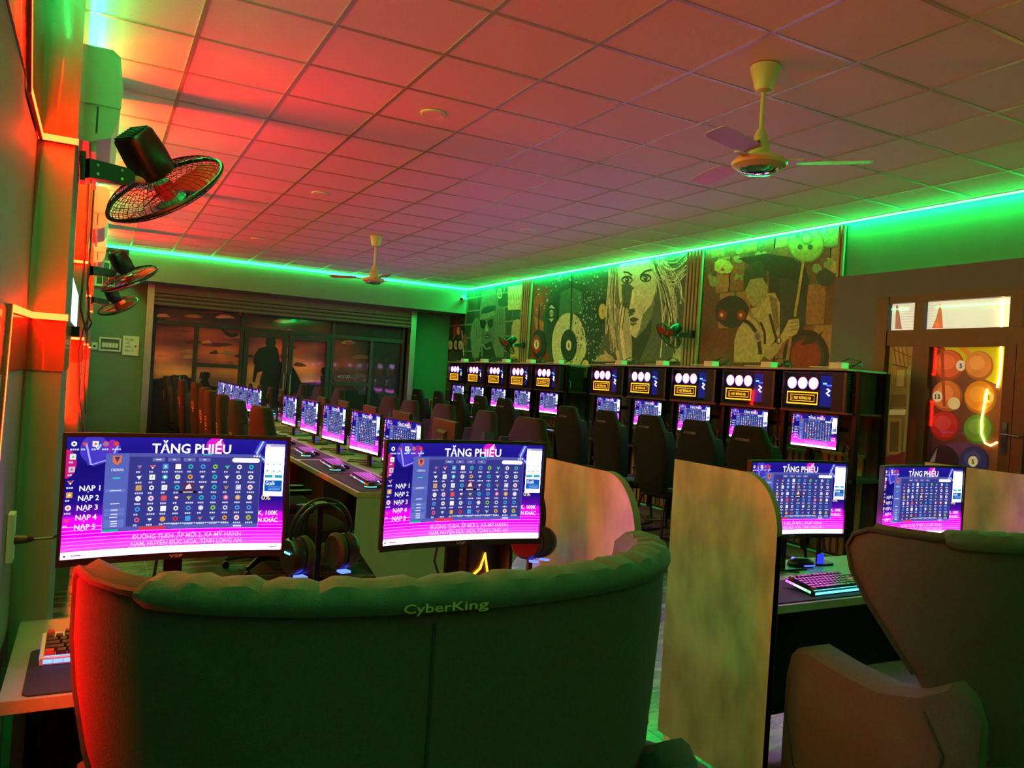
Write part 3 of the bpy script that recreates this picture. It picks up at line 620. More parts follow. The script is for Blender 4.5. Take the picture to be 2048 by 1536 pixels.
P.mb.build('printed_film', 'film', gp)
# electric boxes and note board beside the shutter
def bk(px, py, Y=YB): p = aty(px, py, Y); return p
t = thing('fuse_box', 'recessed grey fuse box beside the white note board', 'fuse box', (.03, YB, 0))
a, c = bk(202, 679), bk(246, 707)
x0, x1, z0, z1 = .03, .36, 1.55, 1.78
for (p, q) in (((0, -.03, z0), (.33, -.001, z0+.025)), ((0, -.03, z1-.025), (.33, -.001, z1)), ((0, -.03, z0+.026), (.025, -.001, z1-.026)), ((.305, -.03, z0+.026), (.33, -.001, z1-.026))): MB().box(p, q).build('frame', 'white', t)
MB().box((.026, -.012, z0+.026), (.304, -.001, z1-.026)).build('back_plate', 'wallgrey', t); 
for k in range(5): MB().box((.045+.05*k, -.026, z0+.06), (.088+.05*k, -.0125, z0+.14)).build('breaker', 'white', t)
t = thing('note_board', 'white square board with handwriting beside the shutter rail', 'board', (.385, YB, 1.5)); MB().box((0, -.03, 0), (.25, -.0005, .33)).build('board', 'white', t)
for k, (s_, zz) in enumerate((('Nước', .25), ('vệ', .19), ('sinh :', .13), ('Bàn 1', .06))):
    PP = Pic(lambda a, b, l: (a, -.0302-l, b)); PP.text(s_, .04, zz, .06, '2a2a2a', bold=0); PP.mb.build('handwriting', 'mural', t)
MB().lathe([(.014, 0), (.014, .004)], 12, (.2, -.0345, .16), 'y').build('black_knob', 'black', t)
t = thing('wall_socket', 'small white socket plate left of the fuse box', 'socket', (-.08, YB, 1.56)); MB().box((0, -.02, 0), (.09, -.0005, .12)).build('plate', 'white', t); MB().box((.03, -.022, .04), (.06, -.0201, .08)).build('slot', 'black', t)
t = thing('vent_window', 'small barred vent window under the ceiling in the far left corner', 'window', (-.1, YB-.02, 2.62))
for (p, q) in (((0, -.04, 0), (.04, -.001, .55)), ((.41, -.04, 0), (.45, -.001, .55)), ((.041, -.04, 0), (.409, -.001, .04)), ((.041, -.04, .4), (.409, -.001, .44))): MB().box(p, q).build('frame', 'white', t)
for k in range(3): MB().box((.12+.09*k, -.035, .041), (.13+.09*k, -.015, .399)).build('bar', 'white', t)
MB().box((.041, -.008, .041), (.409, -.001, .399)).build('dark_pane', 'black', t)
for k in range(2): tag(MB().tube([(.1+.12*k, YB-.08, ZC-.002), (.14+.1*k, YB-.14, 3.02), (.12+.14*k, YB-.13, 2.9), (.2+.1*k, YB-.12, 2.75)], .007, 5).build('loose_wire', 'white'), ['short', 'longer'][k]+' loose wire drooping over the vent window', 'wire', 'loose wires')
tag(MB().tube([(5.62, YB-.02, 2.7), (5.6, YB-.02, 2.2), (5.63, YB-.02, 1.6), (5.61, YB-.02, 1.2)], .006, 5).build('wall_cable', 'black'), 'thin black cable hanging on the wall right of the shutter', 'cable')
t = thing('switch_box', 'small black switch on the wall right of the shutter', 'switch', (5.58, YB, 1.22)); MB().box((0, -.04, 0), (.07, -.0005, .16)).build('box', 'black', t); MB().box((.02, -.045, .05), (.05, -.0401, .1)).build('rocker', 'white', t)
# security camera
t = thing('security_camera', 'small white bullet security camera at the beam corner', 'camera', (6.28, YR-.002, 3.05))
MB().lathe([(.045, 0), (.045, .02), (.02, .03)], 14, (0, -.03, .0), 'y').build('mount', 'white', t); MB().tube([(0, -.03, 0), (0, -.07, -.02)], .015, 8).build('arm', 'white', t)
bo = MB().tube([(.05, -.05, -.03), (-.09, -.16, -.06)], .035, 12).build('body', 'white', t, smooth=True); MB().tube([(-.088, -.1585, -.0595), (-.1, -.168, -.0623)], .03, 12).build('lens', 'black', bo)
# ------------------------------------------------------------------ ceiling fans and downlights
def ceil_fan(loc, angs, label, rod=.37, blade=.56):
    t = thing('ceiling_fan', label, 'ceiling fan', (loc[0], loc[1], ZC))
    MB().lathe([(.075, -.001), (.078, -.01), (.045, -.13), (.03, -.14)], 20).build('canopy', 'cream', t, smooth=True)
    MB().tube([(0, 0, -.13), (0, 0, -rod)], .013, 10).build('downrod', 'cream', t, smooth=True)
    MB().lathe([(.025, -rod+.03), (.035, -rod+.0), (.06, -rod-.1), (.062, -rod-.11)], 20).build('motor_cup', 'cream', t, smooth=True)
    h = MB().lathe([(.06, -rod-.11), (.13, -rod-.125), (.145, -rod-.145), (.14, -rod-.16), (.11, -rod-.175), (.1, -rod-.18)], 28).build('motor_housing', 'cream', t, smooth=True)
    MB().lathe([(.1, -rod-.18), (.085, -rod-.195), (.02, -rod-.205)], 24).build('chrome_cap', 'chrome', h, smooth=True)
    MB().lathe([(.012, 0), (.012, .004)], 10, (-.052, -.036, -rod-.05), 'x').build('switch_hole', 'black', t)
    for a in angs:
        b = MB(); z0 = -rod-.135
        for (r0, w0), (r1, w1) in (((.2, .055), (.35, .075)), ((.35, .075), (blade, .065))):
            b.box((r0, -w0, z0-.002), (r1, w0*1.0, z0+.002))
        b = MB(); b.prism([(.19, -.05), (.3, -.07), (blade-.03, -.068), (blade, -.04), (blade, .045), (blade-.02, .062), (.3, .06), (.19, .045)], 'z', z0-.0015, z0+.0015)
        b.xf(Matrix.Rotation(math.radians(9), 4, 'X'))
        bl = b.build('blade', 'cream', t, rot=(0, 0, a)); MB().box((.12, -.018, z0-.004), (.22, .018, z0+.006)).build('blade_iron', 'cream', bl)
    return t
ceil_fan((3.05, 3.11), [math.radians(a) for a in (195, 315, 75)], 'cream ceiling fan hanging nearest the camera over the tiles')
ceil_fan((3.09, 9.79), [math.radians(a) for a in (20, 140, 260)], 'small far ceiling fan with reddish rod near the shutter beam', .42)
for n_, (px, py) in {'nearest round': (866, 227), 'left middle': (640, 387), 'right middle': (1057, 460), 'far right': (833, 518), 'far left': (515, 478)}.items():
    p = atz(px, py, ZC); t = thing('downlight', '%s unlit recessed downlight in the tiled ceiling' % n_, 'downlight', (p.x, p.y, ZC), group='unlit downlights')
    MB().lathe([(.085, .001), (.085, -.006), (.07, -.01), (.068, -.004)], 24).build('ring', 'white', t, smooth=True); MB().lathe([(.066, -.0045), (.064, -.0085), (.03, -.0095)], 24).build('diffuser', 'ceil', t)
# ------------------------------------------------------------------ wall fans
def fan_parts():
    """local: disc centre at origin, fan blows along +z, motor on -z side"""
    R = .2; out = {}
    cg = MB()
    def wire(pts, r=.0011, n=3): cg.tube(pts, r, n)
    def prof(r, front): return (.045*math.sqrt(max(0, 1-(r/R)**2)) if front else -.06*math.sqrt(max(0, 1-(r/R)**2)))
    for fr_ in (True, False):
        for k in range(56):
            a = 2*PI*k/56; wire([(r*math.cos(a+(.0 if fr_ else .25*(1-r/R))), r*math.sin(a+(0 if fr_ else .25*(1-r/R))), prof(r, fr_)) for r in (.05, .11, .165, .19, .2)])
        for r in (.075, .1, .125, .15, .175, .19):
            cg.tube([(r*math.cos(2*PI*k/32), r*math.sin(2*PI*k/32), prof(r, fr_)) for k in range(32)], .001, 3, closed=True)
    out['cage'] = cg
    rim = MB(); rim.tube([(R*math.cos(2*PI*k/40), R*math.sin(2*PI*k/40), 0) for k in range(40)], .007, 6, closed=True); out['rim'] = rim
    bl = MB()
    rings = []
    for r, w0, w1, tw in ((.03, -.012, .012, .55), (.07, -.03, .035, .5), (.12, -.05, .055, .4), (.165, -.052, .05, .3), (.178, -.03, .028, .28)):
        rings.append([(r, w0*math.cos(tw), w0*math.sin(tw)-.001), (r+.004, (w0+w1)/2, .004), (r, w1*math.cos(tw), w1*math.sin(tw)-.001), (r+.004, (w0+w1)/2, .001)])
    bl.loft(rings); out['blade'] = bl
    out['hub'] = MB().lathe([(.028, -.025), (.034, .0), (.03, .03), (.012, .036)], 18)
    out['badge'] = MB().lathe([(.052, .043), (.052, .048), (.03, .053), (.01, .054)], 22)
    out['motor'] = MB().loft([sup(0, 0, z, rx, ry, 20, 3) for z, rx, ry in ((-.05, .052, .052), (-.06, .06, .06), (-.12, .063, .06), (-.19, .058, .055), (-.2, .05, .048))])
    v = MB()
    for k in range(7): v.box((-.04, -.04+.012*k, -.204), (.04, -.035+.012*k, -.2005))
    out['vent_grille'] = v
    return {k: m.mesh(k, {'cage': 'steel', 'rim': 'black', 'blade': 'redpl', 'hub': 'redpl', 'badge': 'black', 'motor': 'black', 'vent_grille': 'blackmat'}[k], k in ('motor', 'hub', 'badge', 'rim')) for k, m in out.items()}
FP = fan_parts()
def wall_fan(centre, axis, mount, label, scale=1., spin=0., out=(1, 0, 0)):
    t = thing('wall_fan', label, 'wall fan', mount)
    z = Vector(axis).normalized(); up = Vector((0, 0, 1)); x = up.cross(z).normalized(); y = z.cross(x)
    Mr = Matrix((x, y, z)).transposed().to_4x4(); c = Vector(centre)-Vector(mount)
    E_ = (Matrix.Translation(c) @ Mr @ Matrix.Scale(scale, 4))
    def put(nm, me, par=t, sp=0.):
        o = link(nm, me, par); loc, rot, sc = (E_ @ Matrix.Rotation(sp, 4, 'Z')).decompose(); o.location = loc; o.rotation_euler = rot.to_euler(); o.scale = sc; return o
    put('cage', FP['cage']); put('rim', FP['rim']); put('badge', FP['badge']); hb = put('hub', FP['hub'])
    for k in range(3): put('blade', FP['blade'], t, spin+k*2*PI/3)
    mo = put('motor', FP['motor']); put('vent_grille', FP['vent_grille'])
    o3 = Vector(out); joint = E_ @ Vector((0, .058, -.1)) if False else c - z*.1*scale - Vector((0, 0, .065*scale))
    side = Vector((-o3.y, o3.x, 0))
    MB().box((0 if o3.x > 0 else -.014, -.04, -.045), (.014 if o3.x > 0 else 0, .04, .045)).build('wall_plate', 'black', t)
    e = joint; st = o3*.014
    br = MB(); d = (e-st); L_ = d.length; q = d.to_track_quat('X', 'Z').to_matrix().to_4x4()
    br.prism([(0, -.03), (L_*.62, -.026), (L_*.72, -.012), (L_*.72, .012), (L_*.62, .026), (0, .03)], 'y', -.022, .022); br.xf(Matrix.Translation(st) @ q); br.build('bracket_arm', 'black', t)
    MB().tube([st+d*.66, e, c-z*.1*scale], .014, 8).build('tilt_joint', 'cream', t)
    for kx in (.12, .5): 
        for kz in (-.014, .014): MB().lathe([(.005, -.0245), (.005, -.022)], 8, (0, 0, 0), 'y').xf(Matrix.Translation(st) @ q @ Matrix.Translation((L_*kx, 0, kz))).build('screw', 'chrome', t)
    return t
def vdir(px, py): return ray(px, py).normalized()
def faxis(px, py, fr_, ix, iy):
    v = vdir(px, py); k = math.hypot(ix, iy); return v*fr_ + (CR*(ix/k)-CU*(iy/k))*math.sqrt(1-fr_*fr_)
c1 = aty(330, 378, 3.02); wall_fan(c1, faxis(330, 380, .56, .5, .84), (XP+.0045, 2.86, 2.06), 'large near wall fan with red blades and wire cage on nearest pilaster', 1.05, .5)
c2 = aty(260, 558, 6.05); wall_fan(c2, faxis(260, 558, .4, .45, .85), (XP+.0045, 5.85, 2.02), 'middle wall fan with red blades on the second pilaster', .98, .2)
c3 = aty(236, 612, 9.1); wall_fan(c3, faxis(236, 612, .5, .4, .85), (XP+.0045, 8.95, 2.02), 'farthest left wall fan with red blades on the third pilaster', 1.0, .9)
p = atx(1386, 669, XR-.045); c4 = atx(1336, 671, XR-.3); wall_fan(c4, faxis(1336, 671, -.22, -.77, .64), (XR-.045, p.y, p.z), 'tilted black wall fan on slat column beside the woman mural', .95, .3, (-1, 0, 0))
p = atx(1048, 691, XR-.045); c5 = atx(1013, 690, XR-.34); wall_fan(c5, faxis(1013, 690, -.22, -.77, .64), (XR-.045, p.y, p.z), 'tilted black wall fan on slat column beside the hat man mural', .95, .8, (-1, 0, 0))
# ------------------------------------------------------------------ air conditioners, lightbox, cables on the left wall
def aircon(y0, z0, z1, L_, label):
    t = thing('air_conditioner', label, 'air conditioner', (XL+.001, y0, z0)); h = z1-z0; d = .2
    prof = [(0, h*.02), (.1, 0), (d*.86, h*.08), (d*.98, h*.3), (d, h*.62), (d*.93, h*.94), (d*.8, h), (0, h)]
    MB().loft([[(x, 0, z) for x, z in prof], [(x, L_, z) for x, z in prof]]).build('body', 'white', t)
    MB().loft([[(x+.002, -.004, z) for x, z in ((.001, h*.4), (d*.985, h*.4), (d, h*.62), (d*.93, h*.94), (d*.8, h*.998), (.001, h*.998))], [(x+.002, -.0005, z) for x, z in ((.001, h*.4), (d*.985, h*.4), (d, h*.62), (d*.93, h*.94), (d*.8, h*.998), (.001, h*.998))]]).build('end_cap', 'white', t)
    MB().box((d*.55, .02, -.03), (d*.62, L_-.02, h*.06)).build('louvre', 'white', t)
    MB().box((d*.6, -.002, h*.1), (d*.63, -.0005, h*.38)).build('air_slot', 'black', t)
    return t
aircon(3.3, 2.25, 2.6, .8, 'nearest white split air conditioner high on the left wall')
aircon(6.5, 2.38, 2.7, .8, 'middle white split air conditioner high on the left wall')
aircon(9.7, 2.47, 2.78, .8, 'farthest white split air conditioner high on the left wall')
t = thing('light_box', 'slim glowing blue-white light box mounted on the left wall behind pilaster', 'light box', (XL+.001, 3.15, 1.56))
MB().box((0, 0, 0), (.075, 1.05, .2)).build('case', 'black', t); MB().box((.0755, .02, .03), (.079, 1.03, .18)).build('lit_face', 'tvglow', t); MB().box((.01, -.02, -.03), (.11, .12, .005)).build('bracket', 'black', t)
def cable(pts, r, label, group='hanging cables on the left wall', name='hanging_cable', cat='cable'): tag(MB().tube(pts, r, 5).build(name, 'black'), label, cat, group)
cable([(XP+.012, 5.5385, 2.6), (XP+.012, 5.5385, 2.2), (XP+.01, 5.5385, 1.9), (XP+.03, 5.5, 1.7), (XP+.0, 5.5, 1.62), (XP-.02, 5.5385, 1.5), (XP+.0, 5.5385, 1.2), (XP+.03, 5.5385, 1.0), (XP+.01, 5.5385, .8)], .006, 'long black cable hanging in front of the second pilaster')
cable([(XP-.02, 5.5385, 2.62), (XP-.015, 5.5385, 2.1), (XP-.02, 5.46, 1.75), (XP+.02, 5.42, 1.6), (XP+.045, 5.42, 1.66), (XP+.02, 5.42, 1.72)], .006, 'looped black cable coiled in front of the second pilaster')
cable([(XP-.01, 8.6385, 2.02), (XP-.01, 8.64, 1.6), (XP-.01, 8.62, 1.2), (XP+.02, 8.6, .9)], .006, 'thin black cable hanging by the third pilaster')
t = thing('wall_socket', 'tall white socket strip on the near left wall with a plug', 'socket', (XL+.001, 2.21, .96)); MB().box((0, 0, 0), (.014, .06, .115)).build('plate', 'white', t); MB().lathe([(.012, .0141), (.01, .04), (.005, .055)], 10, (0, .03, .05), 'x').build('plug', 'black', t)
cable([(XL+.055, 2.24, 1.01), (-.07, 2.24, 1.012), (-.04, 2.235, 1.03), (-.02, 2.225, 1.06), (.02, 2.222, 1.07)], .0035, 'short black power cable from wall socket to the left monitor', 'power cables')
# ------------------------------------------------------------------ SCREEN PICTURE
def screen_mesh(W, Hh, RC, name):
    def fm(u, v, l):
        x = (u-.5)*W; a = x/RC; return (RC*math.sin(a), -RC*(1-math.cos(a))-l, (v-.5)*Hh)
    P = Pic(fm, .0002); rnd = random.Random(5)
    G = [(0, 'e0b4ea'), (.05, 'ecc4f2'), (.055, 'f012e4'), (.17, 'f000e6'), (.27, 'c800cc'), (.36, '5c0aa0'), (.46, '22128c'), (.75, '1a127c'), (1, '241a96')]
    def hdr(c): g_ = (.85+28.0*max(c)**4) if max(c) < 5 else 1.; return tuple(v*g_ for v in c)
    def bg(a, b):
        for (z0, c0), (z1, c1) in zip(G, G[1:]):
            if b <= z1+1e-9:
                t = (b-z0)/(z1-z0); c0, c1 = lin(c0), lin(c1); return tuple(c0[k]+(c1[k]-c0[k])*t for k in range(3))
        return lin(G[-1][1])
    P.fix = 0
    i = len(P.mb.v); us = [k/24 for k in range(25)]; vv = [g_[0] for g_ in G]; P.k += 1
    for v in vv:
        for u in us: P.mb.v.append(fm(u, v, P.k*P.st))
    for j in range(len(vv)-1):
        for k in range(24):
            a = i+j*25+k; P.mb.face((a, a+1, a+26, a+25), [bg(0, vv[j]), bg(0, vv[j]), bg(0, vv[j+1]), bg(0, vv[j+1])])
    P.fix = 1
    for k in range(7): P.rect(.0, .075+.03*k, 1, .081+.03*k, lin('fa1cee'), 16)
    P.nbig = len(P.mb.c)
    P.rect(0, .26, .2, .263, 'ff80ff', 4)
    P.poly([(.045*math.sin(PI*j/14), .78+.12*math.cos(PI*j/14)) for j in range(15)], 'd01a80'); P.fix = 2
    P.ell(.115, .9, .06, .12, '4a3cc8', 20); P.ell(.19, .92, .025, .06, '8a2ab8', 16); P.fix = 3
    asp = W/Hh
    for wd, c in ((.03, '4038d0'), (.008, 'b8b0ff')):
      P.fix += 1; P.stroke([(.08, .95), (.105, .77), (.19, .82), (.215, .93)], wd, c)
    P.fix = 3
    for wd, c in ((.012, '6a80ff'), (.005, 'd0f0ff')):
      P.fix += 1; P.stroke([(.118, .935), (.13, .895), (.142, .94)], wd, c)
    P.fix = 3
    for wd, c in ((.03, '4a50d8'), (.008, 'c8e0ff')):
      P.fix += 1; P.stroke([(.885, 1.0-.012), (.855, .875), (.905, .8)], wd, c)
    P.fix = 3; P.ell(.655, .93, .044, .044*asp, 'e81ad0', 32); P.fix = 7
    P.text('TĂNG PHIẾU', .365, .868, .115, 'ffffff', width=.365, bold=.025)
    for k in range(5): P.text('NẠP %d' % (k+1), .062-.003*k, .555-.08*k, .062, 'ffffff', width=.088, bold=.02)
    P.text('0%', .89, .455, .06, 'ffe49a', width=.045, bold=.02); P.text('0K, 100K', .862, .315, .058, 'ffffff', width=.115, bold=.02); P.text('ĂN KHÁC', .862, .25, .058, 'ffffff', width=.115, bold=.02)
    P.text('ĐƯỜNG TL824, ẤP MỚI 2, XÃ MỸ HẠNH', .3, .125, .055, 'ffd0f8', width=.5, bold=.01); P.text('NAM, HUYỆN ĐỨC HÒA, TỈNH LONG AN', .295, .067, .055, 'ffd0f8', width=.51, bold=.01)
    pal = ['f2f2f2', 'e8e0f4', 'e8504c', 'd83a50', '4a9be8', 'f0f0f0', 'e85c8c', '8ad04a', 'e8a83c', 'ffffff', 'c8c8e0', '30b8c8', 'f4f4f4']
    def icon(u, v, s_, label=True):
        P.fix = 11
        c = rnd.choice(pal); k = rnd.randrange(4); q = s_*asp
        if k == 0: P.rect(u-s_, v-q, u+s_, v+q, c); P.fix = 12; P.poly([(u-s_*.5, v-q*.5), (u+s_*.6, v-q*.2), (u, v+q*.6)], rnd.choice(pal))
        elif k == 1: P.ell(u, v, s_, q, c, 14); P.fix = 12; P.ell(u, v, s_*.5, q*.5, rnd.choice(pal), 10)
        elif k == 2: P.poly([(u+s_*math.cos(PI*j/3+.5), v+q*math.sin(PI*j/3+.5)) for j in range(6)], c); P.fix = 12; P.ell(u, v, s_*.4, q*.4, '2a2a58', 8)
        else: P.poly([(u-s_, v+q*.5), (u, v-q), (u+s_, v+q*.8), (u+s_*.2, v+q*.1)], c); P.fix = 12; P.rect(u-s_*.6, v-q*.2, u+s_*.5, v+q*.5, rnd.choice(pal))
        if label:
            for j in range(rnd.randint(2, 4)): a = u-s_*1.2+j*s_*.75; P.rect(a, v-q-.03, a+s_*.55, v-q-.016, 'd8d8f0')
    for k in range(7): icon(.03-.002*k, .945-.105*k, .013)
    for k in range(4): icon(.075+.044*k, .945, .013)
    # launcher window
    P.fix = 8; P.rect(.165, .2, .88, .865, '5a5cb8', 12); P.fix = 9; P.rect(.166, .238, .265, .862, '5866bc', 3); P.rect(.268, .238, .877, .835, '3a3a8c', 12); P.rect(.268, .836, .877, .863, '5658ac', 12)
    P.fix = 10; P.rect(.166, .2, .235, .222, '20b8a0'); P.rect(.325, .205, .445, .232, 'e03850', 3); P.rect(.6, .852, .64, .864, '30c8a8'); P.rect(.76, .21, .8, .225, 'e0e0ff')
    for k in range(4): P.rect(.37+.07*k, .795, .425+.07*k, .828, '6c6cb4', 2); P.fix = 11; P.rect(.385+.07*k, .806, .41+.07*k, .816, 'd8d8f4')
    P.fix = 11; P.rect(.75, .79, .86, .832, 'ffffff', 3); P.ell(.75, .811, .012, .021, 'ffffff', 10); P.ell(.86, .811, .012, .021, 'ffffff', 10)
    for k in range(3): P.ell(.845+.012*k, .85, .005, .008, 'ffffff', 8)
    P.poly([(.195, .845), (.235, .845), (.233, .79), (.215, .765), (.197, .79)], 'e87838'); P.fix = 12; P.poly([(.203, .835), (.228, .835), (.215, .785)], '3a3a8c')
    P.text('CYBERKING', .19, .715, .03, 'e0e4ff', width=.055); P.rect(.2, .65, .232, .662, '30d0d8')
    P.fix = 11
    for zz in (.55, .385, .35, .23+.04, .29, .25): P.rect(.172, zz-.014, .258, zz+.014, '6a78cc', 2); P.fix = 12; P.rect(.19, zz-.004, .24, zz+.004, 'e8ecff')
    P.rect(.195, .435, .235, .443, 'e0e4ff'); P.rect(.195, .32, .23, .328, 'e0e4ff')
    for r in range(6):
        for c in range(10): icon(.315+.0575*c, .75-.0915*r, .0125)
    P.fix = 13; P.rect(.515, .535, .565, .61, '5c3050', 2); P.fix = 14; P.poly([(.525, .55), (.555, .555), (.545, .6), (.53, .58)], 'f0e0e8'); P.rect(.495, .515, .58, .535, '141420', 2); P.fix = 15; P.rect(.515, .521, .56, .529, 'ffffff')
    for k in range(28): P.ell(.44+.0105*k, .252, .005, .008, 'c8cce8', 6)
    # side panel
    P.fix = 10; P.rect(.897, .49, .992, .965, (6., 6., 6.2), 3); P.fix = 11; P.rect(.897, .94, .992, .965, 'b0a8d8', 3); P.fix = 12; P.rect(.902, .945, .92, .957, 'f4f4ff')
    for k in range(3): P.ell(.912+.03*k, .78, .006, .01, '9ad0d8', 8); P.ell(.912+.03*k, .72, .006, .01, '50b8b0', 8)
    P.rect(.9, .655, .94, .685, '38a8c0'); P.rect(.948, .655, .988, .685, '38a8c0'); P.rect(.901, .53, .988, .635, '1060c0', 2); P.fix = 13; P.text('Gcafé', .906, .59, .05, 'ffffff', width=.045, bold=.02)
    for k in range(3): P.rect(.92, .545+.013*k, .98, .55+.013*k, '8cc0f4')
    P.fix = 3; P.rect(.01, .012, .022, .03, '3a3a5c'); P.rect(.04, .015, .085, .03, 'c090c8'); P.rect(.94, .02, .98, .032, 'b088c0')
    nb = P.nbig; P.mb.c = [([hdr(q) for q in c] if isinstance(c[0], (list, tuple)) else hdr(c)) if i < nb else c for i, c in enumerate(P.mb.c)]
    return P.mb.mesh(name, 'screen')
SCR_CURVED = screen_mesh(.52, .2925, 1.2, 'screen')
SCR_FLAT = screen_mesh(.52, .2925, 30., 'screen')
def mon_proto(curved, name='monitor', stand=.2, back='black', label='', tilt=0):
    """origin: on the desk under the neck; screen faces -y; stand = gap below the bezel"""
    RC = 1.2 if curved else 30.; W, Hh = .535, .315
    t = thing(name, label or 'm', 'monitor'); cz = stand+Hh/2
    def ring(x, d0, d1, z0, z1):
        a = x/RC; cx, cy = RC*math.sin(a), -RC*(1-math.cos(a)); return [(cx, cy+d0, z0), (cx, cy+d1, z0), (cx, cy+d1, z1), (cx, cy+d0, z1)]
    n = 16; sh_ = MB().loft([ring(-W/2+W*k/n, .0035, .022, cz-Hh/2, cz+Hh/2) for k in range(n+1)]).build('shell', back, t)
    bz = MB()
    for z0, z1 in ((cz-Hh/2-.004, cz-Hh/2+.0135), (cz+Hh/2-.008, cz+Hh/2+.002)): bz.loft([ring(-W/2+W*k/n, -.003, .0034, z0, z1) for k in range(n+1)])
    for x0, x1 in ((-W/2-.002, -W/2+.0065), (W/2-.0065, W/2+.002)): bz.loft([ring(x0, -.003, .0034, cz-Hh/2-.004, cz+Hh/2+.002), ring(x1, -.003, .0034, cz-Hh/2-.004, cz+Hh/2+.002)])
    bz.build('bezel', 'black', t)
    link('screen', SCR_CURVED if curved else SCR_FLAT, t, (0, .003, cz+.0025))
    MB().loft([[(-.11, .0225, cz-.09), (.11, .0225, cz-.09), (.11, .0225, cz+.09), (-.11, .0225, cz+.09)], [(-.09, .045, cz-.07), (.09, .045, cz-.07), (.09, .045, cz+.07), (-.09, .045, cz+.07)]]).build('rear_housing', back, t)
    PP = Pic(lambda a, b, l: (a, -.0031-RC*(1-math.cos(a/RC))-l, b)); PP.text('VSP', -.016, cz-Hh/2+.001, .011, 'a8a8b0', width=.032); PP.mb.build('brand_mark', 'silver', t)
    if stand > 0:
        nk = MB().box((-.022, .046, .006), (.022, .062, cz)).build('stand_neck', 'steel', t)
        MB().prism([(-.13, .03), (.13, .03), (.09, .17), (-.09, .17)], 'z', 0, .006).build('stand_base', 'steel', t)
    return t
# ------------------------------------------------------------------ keyboard, mouse, headset, pads
def keys_layout():
    rows = [[(0, 1), (2, 1), (3, 1), (4, 1), (5, 1), (6.5, 1), (7.5, 1), (8.5, 1), (9.5, 1), (11, 1), (12, 1), (13, 1), (14, 1)],
            [(k, 1) for k in range(13)]+[(13, 2)], [(0, 1.5)]+[(1.5+k, 1) for k in range(12)]+[(13.5, 1.5)], [(0, 1.75)]+[(1.75+k, 1) for k in range(11)]+[(12.75, 2.25)],
            [(0, 2.25)]+[(2.25+k, 1) for k in range(10)]+[(12.25, 2.75)], [(0, 1.25), (1.25, 1.25), (2.5, 1.25), (3.75, 6.25), (10, 1.25), (11.25, 1.25), (12.5, 1.25), (13.75, 1.25)]]
    return rows
_km = {}
def keycap(wd, mat):
    k = (wd, mat)
    if k not in _km:
        a = wd*.019-.0015; h = .0175
        _km[k] = MB().loft([[(0, 0, 0), (a, 0, 0), (a, h, 0), (0, h, 0)], [(.0025, .003, .009), (a-.0025, .003, .009), (a-.0025, h-.0015, .009), (.0025, h-.0015, .009)]]).mesh('keycap', mat)
    return _km[k]
def keyboard_full(label, loc, rz, case, keymat, reds, glow, tilt=.13):
    t = thing('keyboard', label, 'keyboard', loc, rot=(tilt, 0, rz)); Wk = 15*.019
    MB().box((-.008, -.009, .0), (Wk+.008, .127, .016)).build('case', case, t)
    s_ = MB(); n = 14
    for k in range(n):
        c = glow(k/n); s_.box((Wk*k/n, -.0105, .004), (Wk*(k+1)/n-.002, -.0092, .0125), c)
    for k in range(6):
        c = glow(-.1-k/6); s_.box((-.0095, .005+.02*k, .004), (-.0082, .023+.02*k, .0125), c)
    s_.box((.002, .0, .0162), (Wk-.002, .0015, .0172), glow(.5))
    s_.build('light_bar', 'rgbstrip', t)
    for r, row in enumerate(keys_layout()):
        y = .1-.0195*r+(.004 if r == 0 else 0)
        for ci, (x, wd) in enumerate(row):
            m = 'redkey' if (r, ci) in reds else keymat; link('keycap', keycap(wd, m), t, (x*.019, y, .0175))
    return t
MT['redkey'] = pm('red_keycap', 'c23a2c', .4); MT['blackkey'] = pm('black_keycap', '1c1c20', .35); MT['greykey'] = pm('grey_keycap', '5a6460', .4)
def small_keyboard():
    t = thing('keyboard', 'k', 'keyboard'); MB().box((-.215, -.065, 0), (.215, .065, .02)).build('case', 'black', t)
    k = MB()
    for r in range(5):
        for c in range(18): k.box((-.205+.023*c, -.055+.0225*r, .0201), (-.205+.023*c+.018, -.055+.0225*r+.018, .028))
    k.build('keys', 'blackkey', t)['kind'] = 'stuff'
    s_ = MB(); cols = ['ff5030', '3050ff', 'ffb030', '3070ff', 'ff4060', '4080ff', '30d0ff', 'ff6030']
    for j in range(8): s_.box((-.21+.0525*j, -.068, .006), (-.21+.0525*j+.045, -.0652, .014), lin(cols[j]))
    for j in range(3): s_.box((-.2175, -.06+.042*j, .006), (-.2152, -.025+.042*j, .014), lin(cols[(j*3) % 8]))
    s_.build('light_bar', 'rgbstrip', t); return t
def mouse_proto(glow='cyanglow'):
    t = thing('mouse', 'm', 'mouse')
    MB().loft([sup(0, 0, z, rx, ry, 18, 2.4) for z, rx, ry in ((0, .03, .055), (.012, .033, .06), (.026, .028, .052), (.036, .016, .033), (.038, .006, .012))]).build('shell', 'black', t, smooth=True)
    MB().tube([(.034*math.cos(a), .061*math.sin(a), .01) for a in [PI+k*PI/10 for k in range(11)]], .0025, 5).build('light_ring', glow, t)
    MB().lathe([(.008, -.004), (.008, .004)], 10, (0, .035, .032), 'x').build('wheel', glow, t); return t
